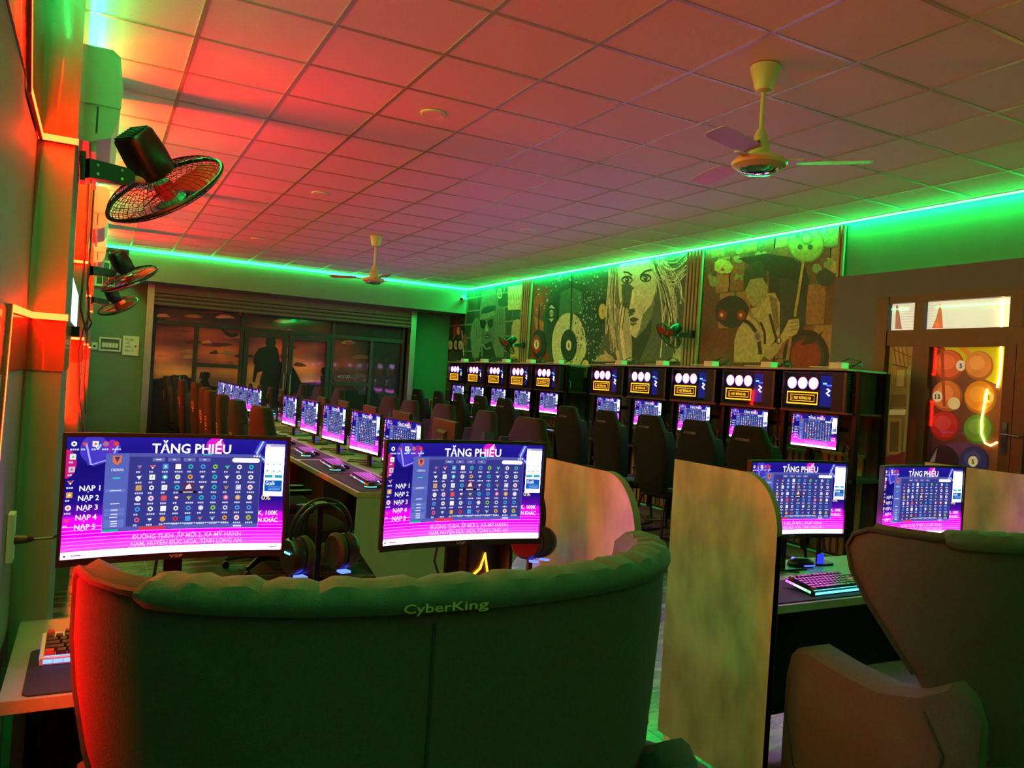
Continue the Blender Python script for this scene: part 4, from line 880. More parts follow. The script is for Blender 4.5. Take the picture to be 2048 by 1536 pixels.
def headset(label, loc, rz, tilt=0, stand=True, blue=True):
    t = thing('headset', label, 'headset', loc, rot=(0, tilt, rz)); R = .098
    for dr_, nm in ((0, 'headband_outer'), (-.016, 'headband_inner')):
        MB().tube([((R+dr_)*math.cos(a), 0, (R+dr_)*math.sin(a)) for a in [math.radians(-25+k*230/24) for k in range(25)]], .0045, 6).build(nm, 'black', t, smooth=True)
    for s_ in (-1, 1):
        e = MB().lathe([(.03, -.02), (.05, -.012), (.053, .01), (.046, .022)], 22, ax='x').xf(Matrix.Translation((s_*.083, 0, -.06)) @ Matrix.Scale(s_, 4, (1, 0, 0))).build('ear_cup', 'black', t, smooth=True)
        MB().lathe([(.046, -.045), (.055, -.035), (.052, -.02), (.03, -.018)], 22, ax='x').xf(Matrix.Translation((s_*.083, 0, -.06)) @ Matrix.Scale(s_, 4, (1, 0, 0))).build('ear_pad', 'blackmat', t, smooth=True)
        MB().box((s_*.107-.001, -.02, -.052), (s_*.107+.001, .012, -.047)).build('light_line', 'cyanglow', e)
        if blue: MB().cbox((s_*.07, -.02, -.118), (.03, .03, .006)).build('blue_light', 'blueglow', t)
    MB().tube([(-.1, -.01, -.1), (-.105, -.02, -.14), (-.1, -.03, -.17)], .004, 6).build('microphone', 'black', t)
    return t
def mousepad(label, c, sx, sy, rz=0, group=None):
    t = MB().prism(rounded(sx, sy, .02), 'z', 0, .004).build('mouse_pad', 'pad', None, c, (0, 0, rz)); return tag(t, label, 'mouse pad', group)
def rounded(sx, sy, r, n=5):
    out = []
    for cx, cy, a0 in ((sx/2-r, sy/2-r, 0), (-sx/2+r, sy/2-r, 90), (-sx/2+r, -sy/2+r, 180), (sx/2-r, -sy/2+r, 270)):
        for k in range(n+1): a = math.radians(a0+90*k/n); out.append((cx+r*math.cos(a), cy+r*math.sin(a)))
    return out
# ------------------------------------------------------------------ FRONT BOOTHS: desks and dividers
DZT = .75
def booth_desk(x0, x1, y0, y1, label):
    t = thing('booth_desk', label, 'desk', (x0, y0, 0)); W, D = x1-x0, y1-y0
    MB().box((0, .002, DZT-.028), (W, D, DZT)).build('desktop', 'desk', t); MB().box((0, 0, DZT-.028), (W, .0018, DZT-.0005)).build('edge_band', 'edgeband', t)
    for x in (.03, W-.06):
        MB().box((x, .06, .0), (x+.03, D-.05, .03)).build('foot', 'white', t); MB().box((x, D-.12, .031), (x+.03, D-.08, DZT-.029)).build('leg', 'steel', t)
    MB().box((.061, D-.075, .1), (W-.061, D-.06, DZT-.029)).build('modesty_panel', 'black', t); return t  # black panel added to darken the space under the desk, hiding bright floor
booth_desk(-.14, 1.476, 1.885, 2.437, 'pale laminate desk of the left booth with keyboard and pad')
booth_desk(2.106, 3.64, 1.945, 2.5, 'pale laminate desk of the right booth between dividers')
def divider(X, label, side=-1, y0=1.925, y1=2.48, z0=.1, z1=1.197):
    t = thing('desk_divider', label, 'divider', (X, 0, 0)); rx, rz_ = .17, .2
    prof = [(y1, z0), (y1, z1)] + [(y0+rx-rx*math.sin(math.radians(90*k/12)), z1-rz_+rz_*math.cos(math.radians(90*k/12))) for k in range(13)] + [(y0, z0)]
    MB().prism(prof, 'x', -.012, .012).build('panel', 'laminate', t)
    e = MB()
    for (a, b_), (c, d) in zip(prof, prof[1:]):
        L_ = math.hypot(c-a, d-b_) or 1; nx, nz = (d-b_)/L_*.0012, -(c-a)/L_*.0012
        e.loft([[(-.0125, a, b_), (.0125, a, b_), (.0125, a-nx, b_-nz), (-.0125, a-nx, b_-nz)], [(-.0125, c, d), (.0125, c, d), (.0125, c-nx, d-nz), (-.0125, c-nx, d-nz)]])
    e.build('edge_band', 'edgeband', t)
    MB().box((min(-.012, side*.1), y1-.1, .03), (max(.012, side*.1), y1-.06, .07)).build('foot_bar', 'white', t)
    for y in (y0+.06, y1-.06): MB().box((-.015, y-.02, 0), (.015, y+.02, .099)).build('foot', 'white', t)
    return t
divider(1.49, 'left curved-top laminate divider beside the second front monitor', 1)
divider(2.09, 'large middle curved-top laminate divider between the two booths')
divider(3.66, 'right laminate divider behind the rightmost front monitor', 1, 1.72, 2.47)
# front monitors
fm_ = mon_proto(True, 'curved_monitor', .215); fgroup = 'curved monitors in the front booths'
used = False
for x, y, rz, lab in ((.207, 2.17, .02, 'leftmost large curved monitor glowing magenta in left booth'), (1.005, 2.165, .02, 'second large curved monitor glowing magenta beside left divider'),
                      (2.565, 2.3, -.05, 'curved monitor partly hidden behind the middle divider'), (3.16, 2.16, -.02, 'rightmost curved monitor above the right sofa')):
    place(fm_, used, (x, y, DZT if x < 2 else DZT-.065), rz, lab, fgroup); used = True
for o in bpy.data.objects:
    if o.name.startswith('curved_monitor') and o.location.x > 2:
        for ch in o.children:
            if ch.name.startswith('stand_base'): ch.location.z = .066
            if ch.name.startswith('stand_neck'): ch.location.z = .066; ch.scale.z = .8
mousepad('black desk pad under the left booth keyboard', (.3, 2.04, DZT), .8, .29)
mousepad('black desk pad under the right booth keyboard', (2.56, 2.085, DZT), .86, .25)
RB = [(0, (.1, .3, 1)), (.5, (.1, .8, 1)), (1, (.2, .9, .9))]
keyboard_full('white-cased keyboard with red corner keys at the left wall', (-.07, 2.075, DZT+.006), 0.0, 'white', 'blackkey', {(0, 0), (5, 0), (3, 12)}, lambda t: (.12, .25, 1) if t >= 0 else (.02, .05, .2))
def rg(t):
    if t >= 0: return (.1, .75, 1.)
    q = (-t-.1); return (.1+q*.9, .9-q*1.1 if q < .8 else .1, .2+q)
keyboard_full('black mechanical keyboard with rainbow side light in right booth', (2.36, 2.0, DZT+.006), .02, 'black', 'blackkey', {(0, 0), (5, 0), (3, 12)}, rg)
ms = mouse_proto('blueglow'); ms.location = (2.72, 2.38, DZT+.001); ms.rotation_euler = (0, 0, 1.2); ms['label'] = 'black mouse with bright blue light behind right booth keyboard'
headset('black over-ear headset with blue light hanging right of leftmost monitor', (.607, 2.27, .995), .25)
headset('black over-ear headset hanging right of the second front monitor', (1.335, 2.28, .995), .75, .15)
headset('black headset hanging behind the half-hidden front monitor', (2.86, 2.38, .99), .5, .1, blue=False)
def hs_stand(x, y, label, zt=1.08):
    t = thing('headset_stand', label, 'headset stand', (x, y, DZT)); MB().prism(rounded(.12, .1, .03), 'z', 0, .008).build('base', 'steel', t)
    MB().box((-.008, -.006, .0081), (.008, .006, zt-DZT-.013)).build('post', 'steel', t); MB().box((-.02, -.03, zt-DZT-.012), (.02, .03, zt-DZT-.004)).build('hanger', 'steel', t)
    MB().box((-.045, -.04, .0082), (-.01, -.034, .05)).build('blue_light', 'bluedeep', t)
hs_stand(.607, 2.3, 'slim black headset stand right of the leftmost monitor'); hs_stand(1.335, 2.31, 'slim black headset stand beside the left divider'); hs_stand(2.86, 2.41, 'slim black headset stand in the right booth')
cable([(.96, 2.22, .99), (.955, 2.24, .9), (.985, 2.26, .84), (.985, 2.3, .76)], .004, 'black signal cable hanging below the second front monitor', 'power cables')
cable([(.17, 2.22, .98), (.165, 2.25, .9), (.17, 2.28, .76)], .004, 'black signal cable hanging below the leftmost monitor', 'power cables')
tag(MB().tube([(1.04, 2.24, .9), (1.015, 2.25, .86), (1.02, 2.26, .8), (1.05, 2.28, .76)], .004, 6).build('red_cable', MT['redpl']), 'short red cable under the second front monitor', 'cable')
for k, (pts, lb) in enumerate(((((2.3, 2.3, .756), (2.36, 2.42, .757), (2.42, 2.46, .757), (2.5, 2.48, .757)), 'upper black cable crossing the right booth desk'), (((2.2, 2.36, .757), (2.42, 2.28, .757), (2.56, 2.3, .757), (2.6, 2.28, .757)), 'lower black mouse cable on the right booth desk'))):
    cable(pts, .004, lb, 'desk cables')
t = thing('open_pc_frame', 'small open PC frame with orange glow behind the second monitor', 'computer', (1.1, 2.385, DZT))
MB().box((0, .0, 0), (.17, .006, .17)).build('back_plate', 'black', t)
for x in (0, .158): MB().box((x, -.07, 0), (x+.012, -.001, .19)).build('side_post', 'steel', t)
MB().tube([(.05, -.004, .05), (.085, -.004, .08), (.1, -.004, .13), (.115, -.004, .06), (.06, -.004, .04), (.1, -.004, .03)], .004, 5).build('orange_light', 'amber', t); MB().box((.06, -.01, .02), (.12, -.005, .03)).build('white_light', 'whiteglow', t)
# ------------------------------------------------------------------ SOFAS
def sofa(loc, label):
    t = thing('double_sofa', label, 'sofa', loc)
    A, Bd = .635, .42
    def plan(s, off=0.):
        ph = s*PI/2; c, sn = math.cos(ph), math.sin(ph)
        x = A*math.copysign(abs(sn)**.92, sn); y = Bd*(1-abs(c)**.8)
        # outward normal (towards the back, -y)
        e = .01; s2 = min(1, s+e); s1 = max(-1, s-e)
        def q(u): p_ = u*PI/2; sn_ = math.sin(p_); return (A*math.copysign(abs(sn_)**.92, sn_), Bd*(1-abs(math.cos(p_))**.8))
        a, b_ = q(s1), q(s2); dx, dy = b_[0]-a[0], b_[1]-a[1]; L_ = math.hypot(dx, dy); n = (dy/L_, -dx/L_)
        return x+n[0]*off, y+n[1]*off, n
    zt = 1.085
    lv = [.16, .3, .45, .58, .68, .78, .87, .95, 1.02, 1.06, zt]
    smax = {.16: .62, .3: .62, .45: .63, .58: .66, .68: .74, .78: .84, .87: .93, .95: .985, 1.02: 1.0, 1.06: .985, zt: .93}
    shrink = {.16: .86, .3: .9, .45: .93, .58: .95, .68: .965, .78: .98, .87: .99}
    NS = 32; m = MB(); th = .06
    def row(z, off):
        sm = smax[z]; k = shrink.get(z, 1.); out = []
        for j in range(NS+1):
            s = sm*(-1+2*j/NS); x, y, n = plan(s, off); out.append((x*k, y, z))
        return out
    outer = [row(z, 0) for z in lv]; inner = [row(z, -th) for z in lv]
    n = NS+1
    m.loft(outer, False, False); m.loft(inner[::-1], False, False)
    m.loft([outer[-1], [(a[0]*.5+b_[0]*.5, a[1]*.5+b_[1]*.5, zt+.018) for a, b_ in zip(outer[-1], inner[-1])], inner[-1]], False, False); m.loft([inner[0], outer[0]], False, False)
    for side in (0, -1):
        r = [[o_[side], i_[side]] for o_, i_ in zip(outer, inner)]
        if side == 0: r = [x[::-1] for x in r]
        m.loft(r, False, False)
    sh_ = m.build('shell', 'sofa', t, smooth=True); sh_.modifiers.new('weld', 'WELD').merge_threshold = .0008
    # piping along the rim of both wings
    for side in (0, -1):
        pts = [(o_[side][0]*1.0, o_[side][1]+.004, o_[side][2]) for o_ in outer[4:]] + [outer[-1][(k_ if side == 0 else -1-k_)] for k_ in (2, 4, 6, 8, 10)]
        MB().tube(pts, .008, 6).build('piping', 'sofadark', t, smooth=True)
    x, y, nn = plan(0); MB().tube([(-.085, .004, .2), (-.085, .004, .6), (-.085, .004, 1.045)], .005, 5).build('centre_seam', 'sofadark', t)
    # headrest roll over the top edge, with a flap down the outside
    rnd = random.Random(4); rings = []
    prof = [(.009, -.02), (.014, -.008), (.013, .006), (.0, .024), (-.03, .032), (-.065, .026), (-.085, .0), (-.088, -.06), (-.07, -.065), (-.064, .0), (-.03, .02), (.002, .005), (.004, -.018)]
    for j in range(61):
        s = -.64+1.58*j/60; wr_ = .004*math.sin(j*1.7)+.003*math.sin(j*2.9+1)+rnd.uniform(-.0012, .0012)
        e_ = min(1, min(j, 60-j)/2+.45)
        lift = .025*max(0, (abs(s)-.55)/.4)
        rings.append([(lambda p_: (p_[0], p_[1], zt+dz*e_+(wr_ if dz > .02 else 0)-.0*lift))(plan(s, off)) for off, dz in prof])
    MB().loft(rings).build('headrest', 'sofapad', t, smooth=True)
    def tm(a, b_, l):
        s = a/A*.66; p_ = plan(s, .0155+l); return (p_[0], p_[1], zt-.03+b_)
    PP = Pic(tm, .0015); PP.text('CyberKing', -.125, .014, .022, 'c8b184', width=.13, bold=.015); PP.mb.build('embroidered_name', 'gold', t)
    # seat and arms
    MB().loft([sup(0, .33, z, rx, ry, 28, 5) for z, rx, ry in ((.14, .56, .27), (.16, .58, .3), (.4, .58, .31), (.44, .55, .28))]).build('seat_base', 'sofa', t, smooth=True)
    for sx in (-.275, .275): MB().loft([sup(sx, .36, z, rx, ry, 24, 5) for z, rx, ry in ((.441, .26, .26), (.46, .27, .28), (.52, .265, .27), (.545, .23, .23))]).build('seat_cushion', 'sofapad', t, smooth=True)
    for s_ in (-1, 1):
        a = []
        for y0, z1, wd in ((.02, .62, .02), (.06, .68, .04), (.1, .7, .05), (.18, .65, .06), (.3, .62, .07), (.45, .63, .075), (.57, .65, .07), (.64, .62, .06), (.67, .54, .045)):
            z0 = .16; cx = s_*.545; a.append([(cx-wd, y0, z0), (cx+wd, y0, z0), (cx+wd*1.1, y0, (z0+z1)/2), (cx+wd, y0, z1-.02), (cx+wd*.5, y0, z1), (cx-wd*.5, y0, z1), (cx-wd, y0, z1-.02), (cx-wd*1.05, y0, (z0+z1)/2)])
        ar = MB().loft(a).build('arm', 'sofa', t, smooth=True)
        MB().tube([(s_*(.545+wd*1.06), y, z) for y, z, wd in ((.16, .6, .055), (.1, .5, .05), (.12, .34, .055), (.22, .22, .062), (.42, .19, .072), (.6, .24, .066), (.65, .4, .056), (.64, .52, .056))], .005, 6).build('arm_piping', 'sofadark', t, smooth=True)
    for x in (-.45, .45):
        for y in (.12, .52): MB().lathe([(.02, 0), (.028, .15)], 12, (x, y, 0)).build('leg', 'black', t)
    return t
sofa((.625, 1.245, 0), 'wide grey double sofa seen from behind in front of left booth'); sofa((2.745, 1.245, 0), 'dark double sofa at the right edge in front of right booth')
# ------------------------------------------------------------------ GAMING CHAIRS (local: facing +x, origin on the floor under the seat)
def chair_proto(name, bodymat, sidemat, basekind, mark, lean=.12):
    t = thing(name, 'c', 'chair')
    rows = [(.46, .19, .05), (.52, .215, .06), (.62, .235, .062), (.75, .25, .058), (.88, .265, .055), (.98, .26, .055), (1.06, .235, .052), (1.13, .19, .05), (1.19, .165, .048), (1.215, .14, .038)]
    bx = lambda z: -.2-(z-.46)*lean
    MB().loft([sup(bx(z), 0, z, d, wd, 24, 3.2) for z, wd, d in rows]).build('backrest', bodymat, t, smooth=True)
    for s_ in (-1, 1): MB().loft([[(bx(z)+.03, s_*wd*.72, z), (bx(z)+.1, s_*wd*.86, z), (bx(z)+.085, s_*wd*1.02, z), (bx(z)+.0, s_*wd*1.0, z)] for z, wd, d in rows[1:7]]).build('side_bolster', sidemat, t, smooth=True)
    MB().loft([sup(.03, 0, z, rx, ry, 24, 4) for z, rx, ry in ((.4, .22, .22), (.42, .25, .25), (.48, .26, .26), (.5, .23, .23))]).build('seat', bodymat, t, smooth=True)
    for s_ in (-1, 1):
        MB().tube([(-.05, s_*.24, .42), (-.05, s_*.27, .45), (-.03, s_*.275, .62)], .018, 8).build('arm_post', 'black', t); MB().loft([sup(.03, s_*.275, z, .13, .035, 14, 3) for z in (.62, .65)]).build('arm_pad', 'black', t)
    if basekind == 'sled':
        for s_ in (-1, 1): MB().tube([(.18, s_*.2, .4), (.2, s_*.24, .2), (.22, s_*.25, .03), (.1, s_*.25, .015), (-.15, s_*.25, .015), (-.25, s_*.24, .03), (-.22, s_*.2, .25), (-.18, s_*.18, .4)], .013, 8).build('sled_leg', 'steel', t)
        MB().tube([(-.25, -.24, .03), (-.28, 0, .03), (-.25, .24, .03)], .013, 8).build('rear_bow', 'steel', t)
        MB().tube([(-.2, -.2, .2), (-.27, 0, .17), (-.2, .2, .2)], .011, 8).build('stretcher', 'steel', t)
    else:
        MB().tube([(0, 0, .1), (0, 0, .4)], .028, 12).build('gas_column', 'steel', t)
        for k in range(5):
            a = 2*PI*k/5+.3; l = MB().tube([(0, 0, .1), (.16*math.cos(a), .16*math.sin(a), .1), (.29*math.cos(a), .29*math.sin(a), .07)], [.026, .022, .016], 8).build('base_leg', 'steel', t)
            MB().lathe([(.026, -.012), (.026, .012)], 12, (.29*math.cos(a), .29*math.sin(a), .027), 'y').build('caster', 'black', l)
    if mark == 'text':
        PP = Pic(lambda a, b_, l: (bx(b_)-.0505-l, -a, b_), .0008); PP.text('ACCD SERIES', -.12, 1.085, .03, '9a9aa0', width=.16, bold=.005); PP.mb.build('brand_print', 'silver', t)
    elif mark == 'badge':
        PP = Pic(lambda a, b_, l: (bx(b_)-.056-l, -a, b_), .0008); PP.mb.cur = 0
        for pts in ([(-.05, .98), (.05, .98), (.05, .9), (-.05, .9), (-.05, .98)], [(-.02, .955), (.03, .955), (.03, .92), (-.02, .92)], [(-.04, .87), (.04, .87)]): PP.stroke(pts, .014, 'e88a4a')
        PP.mb.build('embroidered_badge', 'orange', t)
    return t
ordn = ['first', 'second', 'third', 'fourth', 'fifth', 'sixth', 'seventh', 'eighth', 'ninth', 'tenth']
cA = chair_proto('gaming_chair', 'chair', 'chair', 'sled', 'text')
used = False
for k, (x, y, rz) in enumerate(((5.12, 4.92, .03), (5.12, 5.58, 0), (5.12, 6.27, .02), (5.12, 7.02, 0), (5.12, 7.82, .04))):
    place(cA, used, (x+.07, y, 0), rz, 'black gaming chair facing the wall, %s from the door end' % ordn[k], 'black gaming chairs at the wall stations'); used = True
for k, (x, y, rz) in enumerate(((5.5, 10.05, .1), (5.52, 10.87, 0), (5.55, 11.75, -.05), (5.55, 12.6, 0), (5.5, 13.5, .1))):
    place(cA, True, (x, y, 0), rz, 'black gaming chair at the far wall stations, %s from the gap' % ordn[k], 'black gaming chairs at the wall stations')
cB = chair_proto('office_gaming_chair', 'chairbrown', 'chairgrey', 'star', 'badge', .1)
used = False
for k, (x, y, rz) in enumerate(((1.19, 5.02, .05), (1.17, 5.8, 0), (1.19, 6.66, -.05), (1.2, 7.5, 0), (1.25, 8.35, .05), (1.36, 10.2, .1), (1.3, 11.2, 0), (1.3, 12.2, -.1), (1.25, 13.2, 0))):
    place(cB, used, (x, y, 0), rz, 'brown chair with orange badge left of the long desks, %s from the camera' % ordn[k], 'brown chairs left of the long desks'); used = True
for k, (x, y) in enumerate(((2.5, 4.88), (2.55, 5.75), (2.58, 6.65), (2.52, 7.4), (2.6, 8.2), (2.6, 10.3), (2.6, 11.3), (2.6, 12.4))):
    place(cB, True, (x, y, 0), PI+[.1, -.1, .06, 0, .1, 0, .1, -.1][k], 'brown chair right of the long desks facing left, %s from the camera' % ordn[k], 'brown chairs right of the long desks')
# ------------------------------------------------------------------ LONG DESKS in the middle
def long_desk(x0, x1, y0, y1, label):
    t = thing('long_desk', label, 'desk', (x0, y0, 0)); W, D = x1-x0, y1-y0
    MB().box((.0022, .0022, DZT-.03), (W-.002, D, DZT)).build('desktop', 'desk', t); MB().box((0, 0, DZT-.03), (.002, D, DZT-.0005)).build('edge_band', 'slat', t); MB().box((.0021, 0, DZT-.03), (W, .002, DZT-.0005)).build('edge_band', 'slat', t)
    for y in (.002, D/2, D-.03):
        e = .38 if y == D/2 else 0
        pr = [(e, DZT-.031), (e, .0), (W-e, .0), (W-e, DZT-.031)] if e else [(.006, DZT-.031), (.0, .44), (.32, .0), (W-.32, 0), (W, .44), (W-.006, DZT-.031)]
        MB().prism(pr, 'y', y, y+.025).build('end_panel', 'desk', t)
    MB().box((W/2-.01, .03, .12), (W/2+.01, D/2-.001, DZT-.031)).build('modesty_panel', 'darkdesk', t); MB().box((W/2-.01, D/2+.026, .12), (W/2+.01, D-.031, DZT-.031)).build('modesty_panel', 'darkdesk', t)
    MB().box((.1, .028, .5), (W-.1, .05, .72)).build('cable_tray', 'brownframe', t)
    return t
long_desk(1.415, 2.62, 4.54, 8.95, 'near long double-sided desk with a row of lit monitors'); long_desk(1.415, 2.62, 9.7, 14.05, 'far long double-sided desk close to the shutter')
mA = mon_proto(False, 'desk_monitor', .1, 'brownback'); kA = small_keyboard(); moA = mouse_proto('cyanglow')
PP = Pic(lambda a, b_, l: (-a, .0455+l, b_), .0004); PP.text('VSP', -.04, .245, .05, 'b0a8a8', width=.08, bold=.02); PP.mb.build('rear_logo', 'silver', mA)
um = uk = False
rows = [('near', (4.98, 5.79, 6.67, 7.55, 8.42), (5.1, 5.98, 6.8, 7.65, 8.5)), ('far', (10.5, 11.25, 12.0, 12.8, 13.6), (10.6, 11.4, 12.2, 13.0, 13.7))]
toe = [.14, .12, .1, .06, .05, .05, .12, 0, .1, .05]
for rn, L_, R_ in rows:
    for k, y in enumerate(L_):
        place(mA, um, (1.83, y, DZT+.001), -PI/2+toe[k]*1.0, 'lit monitor facing left on the %s long desk, %s from the near end' % (rn, ordn[k]), 'monitors on the long desks'); um = True
        place(kA, uk, (1.62, y+.02, DZT+.005), -PI/2-.06, 'low keyboard with colour light edge on the %s long desk, left side, %s place' % (rn, ordn[k]), 'keyboards on the long desks')
        place(moA, uk, (1.56, y-.29, DZT+.005), -PI/2+.3, 'glowing mouse on the %s long desk, left side, %s place' % (rn, ordn[k]), 'mice on the long desks'); uk = True
        mousepad('wide black desk pad on the %s long desk, left side, %s place' % (rn, ordn[k]), (1.6, y-.02, DZT), .32, .78, 0, 'desk pads on the long desks')
        lit = MB().tube([(2.0, y+.37, DZT+.012), (1.99, y+.33, DZT+.012), (2.0, y+.28, DZT+.012)], .006, 5).build('usb_hub', 'bluedeep'); tag(lit, 'small blue-lit hub behind the monitor, %s long desk, %s place' % (rn, ordn[k]), 'usb hub', 'blue lit hubs')
        cable([(1.95, y+.2, DZT+.005), (1.8, y+.3, DZT+.005), (1.85, y+.42, DZT+.005), (2.05, y+.3, DZT+.005)], .004, 'curled black cable behind the monitor, %s long desk, %s place' % (rn, ordn[k]), 'desk cables')
    for k, y in enumerate(R_):
        place(mA, True, (2.2, y, DZT+.001), PI/2-.1, 'monitor seen from its brown back on the %s long desk, %s from the near end' % (rn, ordn[k]), 'monitors on the long desks')
        place(kA, True, (2.42, y, DZT+.005), PI/2, 'low keyboard on the %s long desk, right side, %s place' % (rn, ordn[k]), 'keyboards on the long desks')
# ------------------------------------------------------------------ WALL STATIONS with glass-front computers
SXF = 5.78   # front plane of the racks
def pc_proto():
    t = thing('glass_computer', 'p', 'computer'); W, Hh, D = .72, .35, .4     # local: front glass in plane x=0 facing -x; y runs left-to-right negative
    MB().box((.006, -W/2, 0), (D, W/2, .012)).build('bottom_plate', 'black', t); MB().box((.006, -W/2, Hh-.012), (D, W/2, Hh)).build('top_plate', 'black', t)
    MB().box((D-.012, -W/2, .0121), (D, W/2, Hh-.0121)).build('rear_plate', 'black', t); MB().box((.006, W/2-.012, .0121), (D-.0121, W/2, Hh-.0121)).build('left_plate', 'black', t)
    MB().box((.006, -W/2, .0121), (D-.0121, -W/2+.15, Hh-.0121)).build('front_bay', 'black', t)
    MB().box((0, -W/2+.03, .003), (.0055, W/2-.004, Hh-.003)).build('glass_panel', 'pcglass', t)
    MB().box((.09, -W/2+.16, .03), (.1, W/2-.02, Hh-.02)).build('motherboard', 'darkdesk', t)
    for k in range(3):
        y = .265-.125*k; r = .056
        f = MB(); n = 20
        for j in range(n):
            a0, a1 = 2*PI*j/n, 2*PI*(j+1)/n
            o0 = lin('ff60d8') if math.sin((a0+a1)/2) > 0 else lin('7a50ff')
            ci = lin('fff4ff')
            f.poly([(.03, y+r*math.cos(a0), .245+r*math.sin(a0)), (.03, y+r*math.cos(a1), .245+r*math.sin(a1)), (.028, y+r*.68*math.cos(a1), .245+r*.68*math.sin(a1)), (.028, y+r*.68*math.cos(a0), .245+r*.68*math.sin(a0))], [tuple(v*.35 for v in o0)]*2+[o0]*2)
            f.poly([(.028, y+r*.68*math.cos(a0), .245+r*.68*math.sin(a0)), (.028, y+r*.68*math.cos(a1), .245+r*.68*math.sin(a1)), (.026, y, .245)], [ci]*3)
        fo = f.build('fan_light', 'fanlight', t); MB().lathe([(r+.003, .032), (r+.003, .05)], 20, (0, y, .245), 'x').build('fan_frame', 'black', fo)
        bl = MB()
        for j in range(7): a = 2*PI*j/7; bl.tube([(.0245, y+.012*math.cos(a), .245+.012*math.sin(a)), (.0245, y+.036*math.cos(a+.5), .245+.036*math.sin(a+.5))], .002, 3)
        bl.build('fan_spokes', 'blackmat', fo)
    sg = MB().box((.012, -.06, .05), (.02, .30, .165)).build('sign_plate', 'black', t)
    def tb(pts, r, m): MB().tube(pts, r, 5, closed=True).build('neon_outline', m, sg)
    tb([(.01, .295, .055), (.01, .295, .16), (.01, -.055, .16), (.01, -.055, .055)], .0055, 'amber'); tb([(.01, .255, .08), (.01, .255, .137), (.01, -.02, .137), (.01, -.02, .08)], .0028, 'amberdim')
    PP = Pic(lambda a, b_, l: (.0105-l, -a, b_), .0003); PP.text('NET ĐÔNG HẠ', -.215, .095, .036, 'ffb020', width=.2, bold=.02); PP.text('i', -.242, .09, .05, 'ffb020'); PP.mb.build('sign_lettering', 'amberdim', sg)
    MB().tube([(.02, -.15, .2), (.02, -.18, .185), (.02, -.145, .16), (.02, -.178, .14)], .0075, 5).build('zigzag_light', 'whiteglow', t)
    MB().box((.02, -.135, .24), (.03, -.1, .254)).build('cyan_light', 'cyanglow', t); MB().box((.02, -.19, .225), (.03, -.14, .236)).build('blue_light', 'blueglow', t)
    MB().box((.08, -.205, .04), (.089, -.02, .32)).build('blue_board_light', 'boardglow', t)
    MB().box((.1002, -.2, .31), (.3, .34, .318)).build('top_light', 'boardglow', t)
    v = MB()
    for k in range(5): v.box((.03, -W/2-.003, .2+.025*k), (.1, -W/2-.0005, .212+.025*k))
    v.build('side_vents', 'blackmat', t)
    for k in range(3): MB().tube([(.1+.03*k, -W/2-.004, .16), (.11+.03*k, -W/2-.03, .12), (.09+.04*k, -W/2-.02, .05)], .003, 4).build('internal_wire', ['white', 'blackmat', 'white'][k], t)
    return t
def rack(y0, n, pitch, label):
    t = thing('station_rack', label, 'rack', (SXF, y0, 0)); D = .5; L_ = n*pitch
    for k in range(n+1):
        y = min(L_-.04, max(0, k*pitch-.02)); MB().box((.08, y, 0), (.13, y+.04, 1.74)).build('upright', 'steel', t); MB().box((D-.05, y, 0), (D, y+.04, 1.74)).build('upright', 'steel', t)
    MB().box((-.0, 0, .76), (D, L_, .79)).build('desktop', 'darkdesk', t)
    for k in range(n): MB().box((.0, k*pitch+.03, 1.355), (D, (k+1)*pitch-.03, 1.372)).build('shelf', 'brownframe', t)
    MB().box((.131, 0.0405, 1.2), (.15, L_-.0405, 1.24)).build('monitor_rail', 'steel', t)
    MB().box((-.02, .04, 1.74), (D, L_-.0, 1.757)).build('top_shelf', 'desk', t)
    return t
rack(4.63, 5, .82, 'near black steel rack of five wall stations'); rack(9.42, 5, .81, 'far black steel rack of five wall stations')
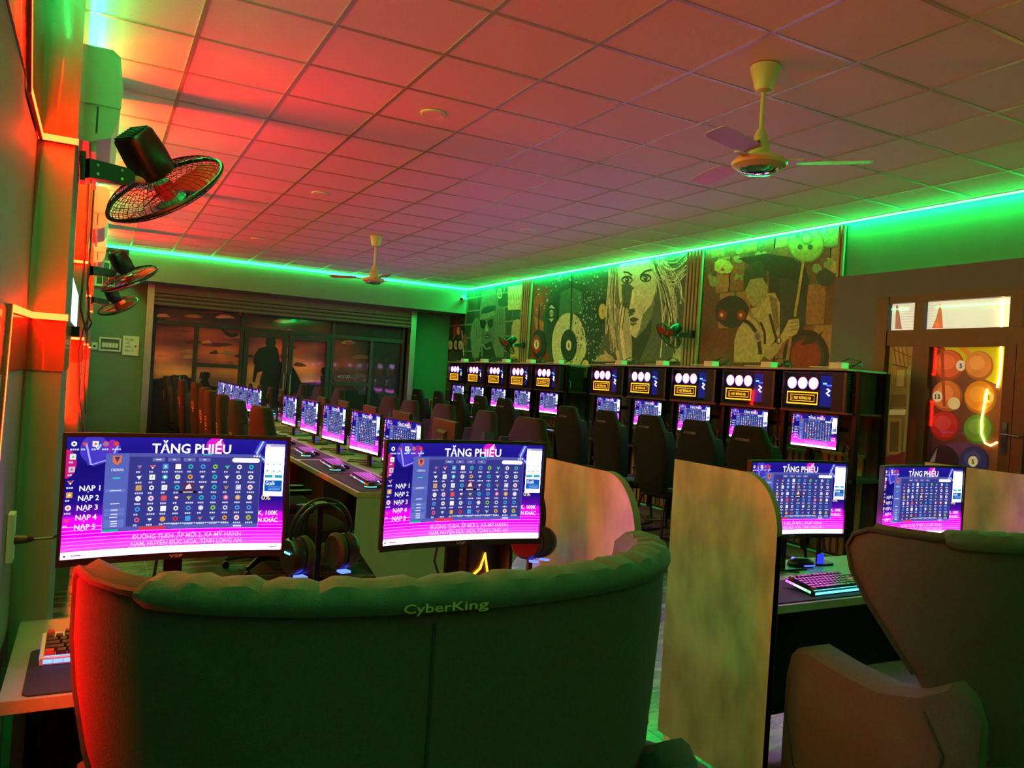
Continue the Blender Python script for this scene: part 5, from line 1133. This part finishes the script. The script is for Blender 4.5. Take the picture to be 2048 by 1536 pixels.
pcP = pc_proto(); kP = small_keyboard(); kP['label'] = ''; mP = mon_proto(False, 'wall_monitor', 0, 'black'); up_ = False
hsP = None
for rn, y0, pt in (('near', 4.63, .82), ('far', 9.42, .81)):
    for k in range(5):
        yc = y0+pt*(k+.5); w_ = '%s wall rack, %s from the door' % (rn, ordn[k])
        o = place(pcP, up_, (SXF+.005, yc+.018, 1.3735), 0, 'glass-front computer with three pink fans on the %s' % w_, 'glass-front computers')
        o = place(mP, up_, (SXF+.06, yc+.02, 1.024), -PI/2-.02, 'wall monitor lit magenta under the computer, %s' % w_, 'wall station monitors')
        o = place(kP, up_, (SXF+.12, yc+.02, .791), -PI/2, 'lit keyboard on the %s' % w_, 'wall station keyboards'); up_ = True
        a = thing('power_adapter', 'white power adapter box on top of the %s' % w_, 'power adapter', (SXF+.0, yc-.29, 1.7575), group='white adapters on the racks')
        MB().box((0, 0, 0), (.09, .13, .055)).build('box', 'white', a); MB().box((.01, .132, .01), (.03, .36, .016)).build('label_strip', 'white', a)
        cable([(SXF+.1, yc-.3, 1.764), (SXF+.16, yc-.36, 1.83), (SXF+.2, yc-.2, 1.86), (SXF+.14, yc-.12, 1.8), (SXF+.2, yc-.34, 1.8), (SXF+.12, yc-.42, 1.765)], .006, 'tangled black cable on top of the %s' % w_, 'tangled cables on the racks')
        cable([(SXF+.1, yc+.02, 1.0), (SXF+.14, yc+.12, .9), (SXF+.2, yc+.05, .82)], .006, 'black arm cable under the wall monitor, %s' % w_, 'monitor arm cables')
        cable([(SXF+.12, yc-.33, .98), (SXF+.1, yc-.35, 1.06), (SXF+.1, yc-.3, 1.1), (SXF+.12, yc-.27, 1.02), (SXF+.12, yc-.31, .93)], .01, 'headset band hanging right of the wall monitor, %s' % w_, 'hung headset bands', 'headset_band', 'headset')
# ------------------------------------------------------------------ floor-level green LED line and chair mats
for o in list(bpy.data.objects):
    if o.name.startswith('door_1') or o.name.startswith('window_1'): 
        for k in ('label', 'category'):
            if k in o: del o[k]
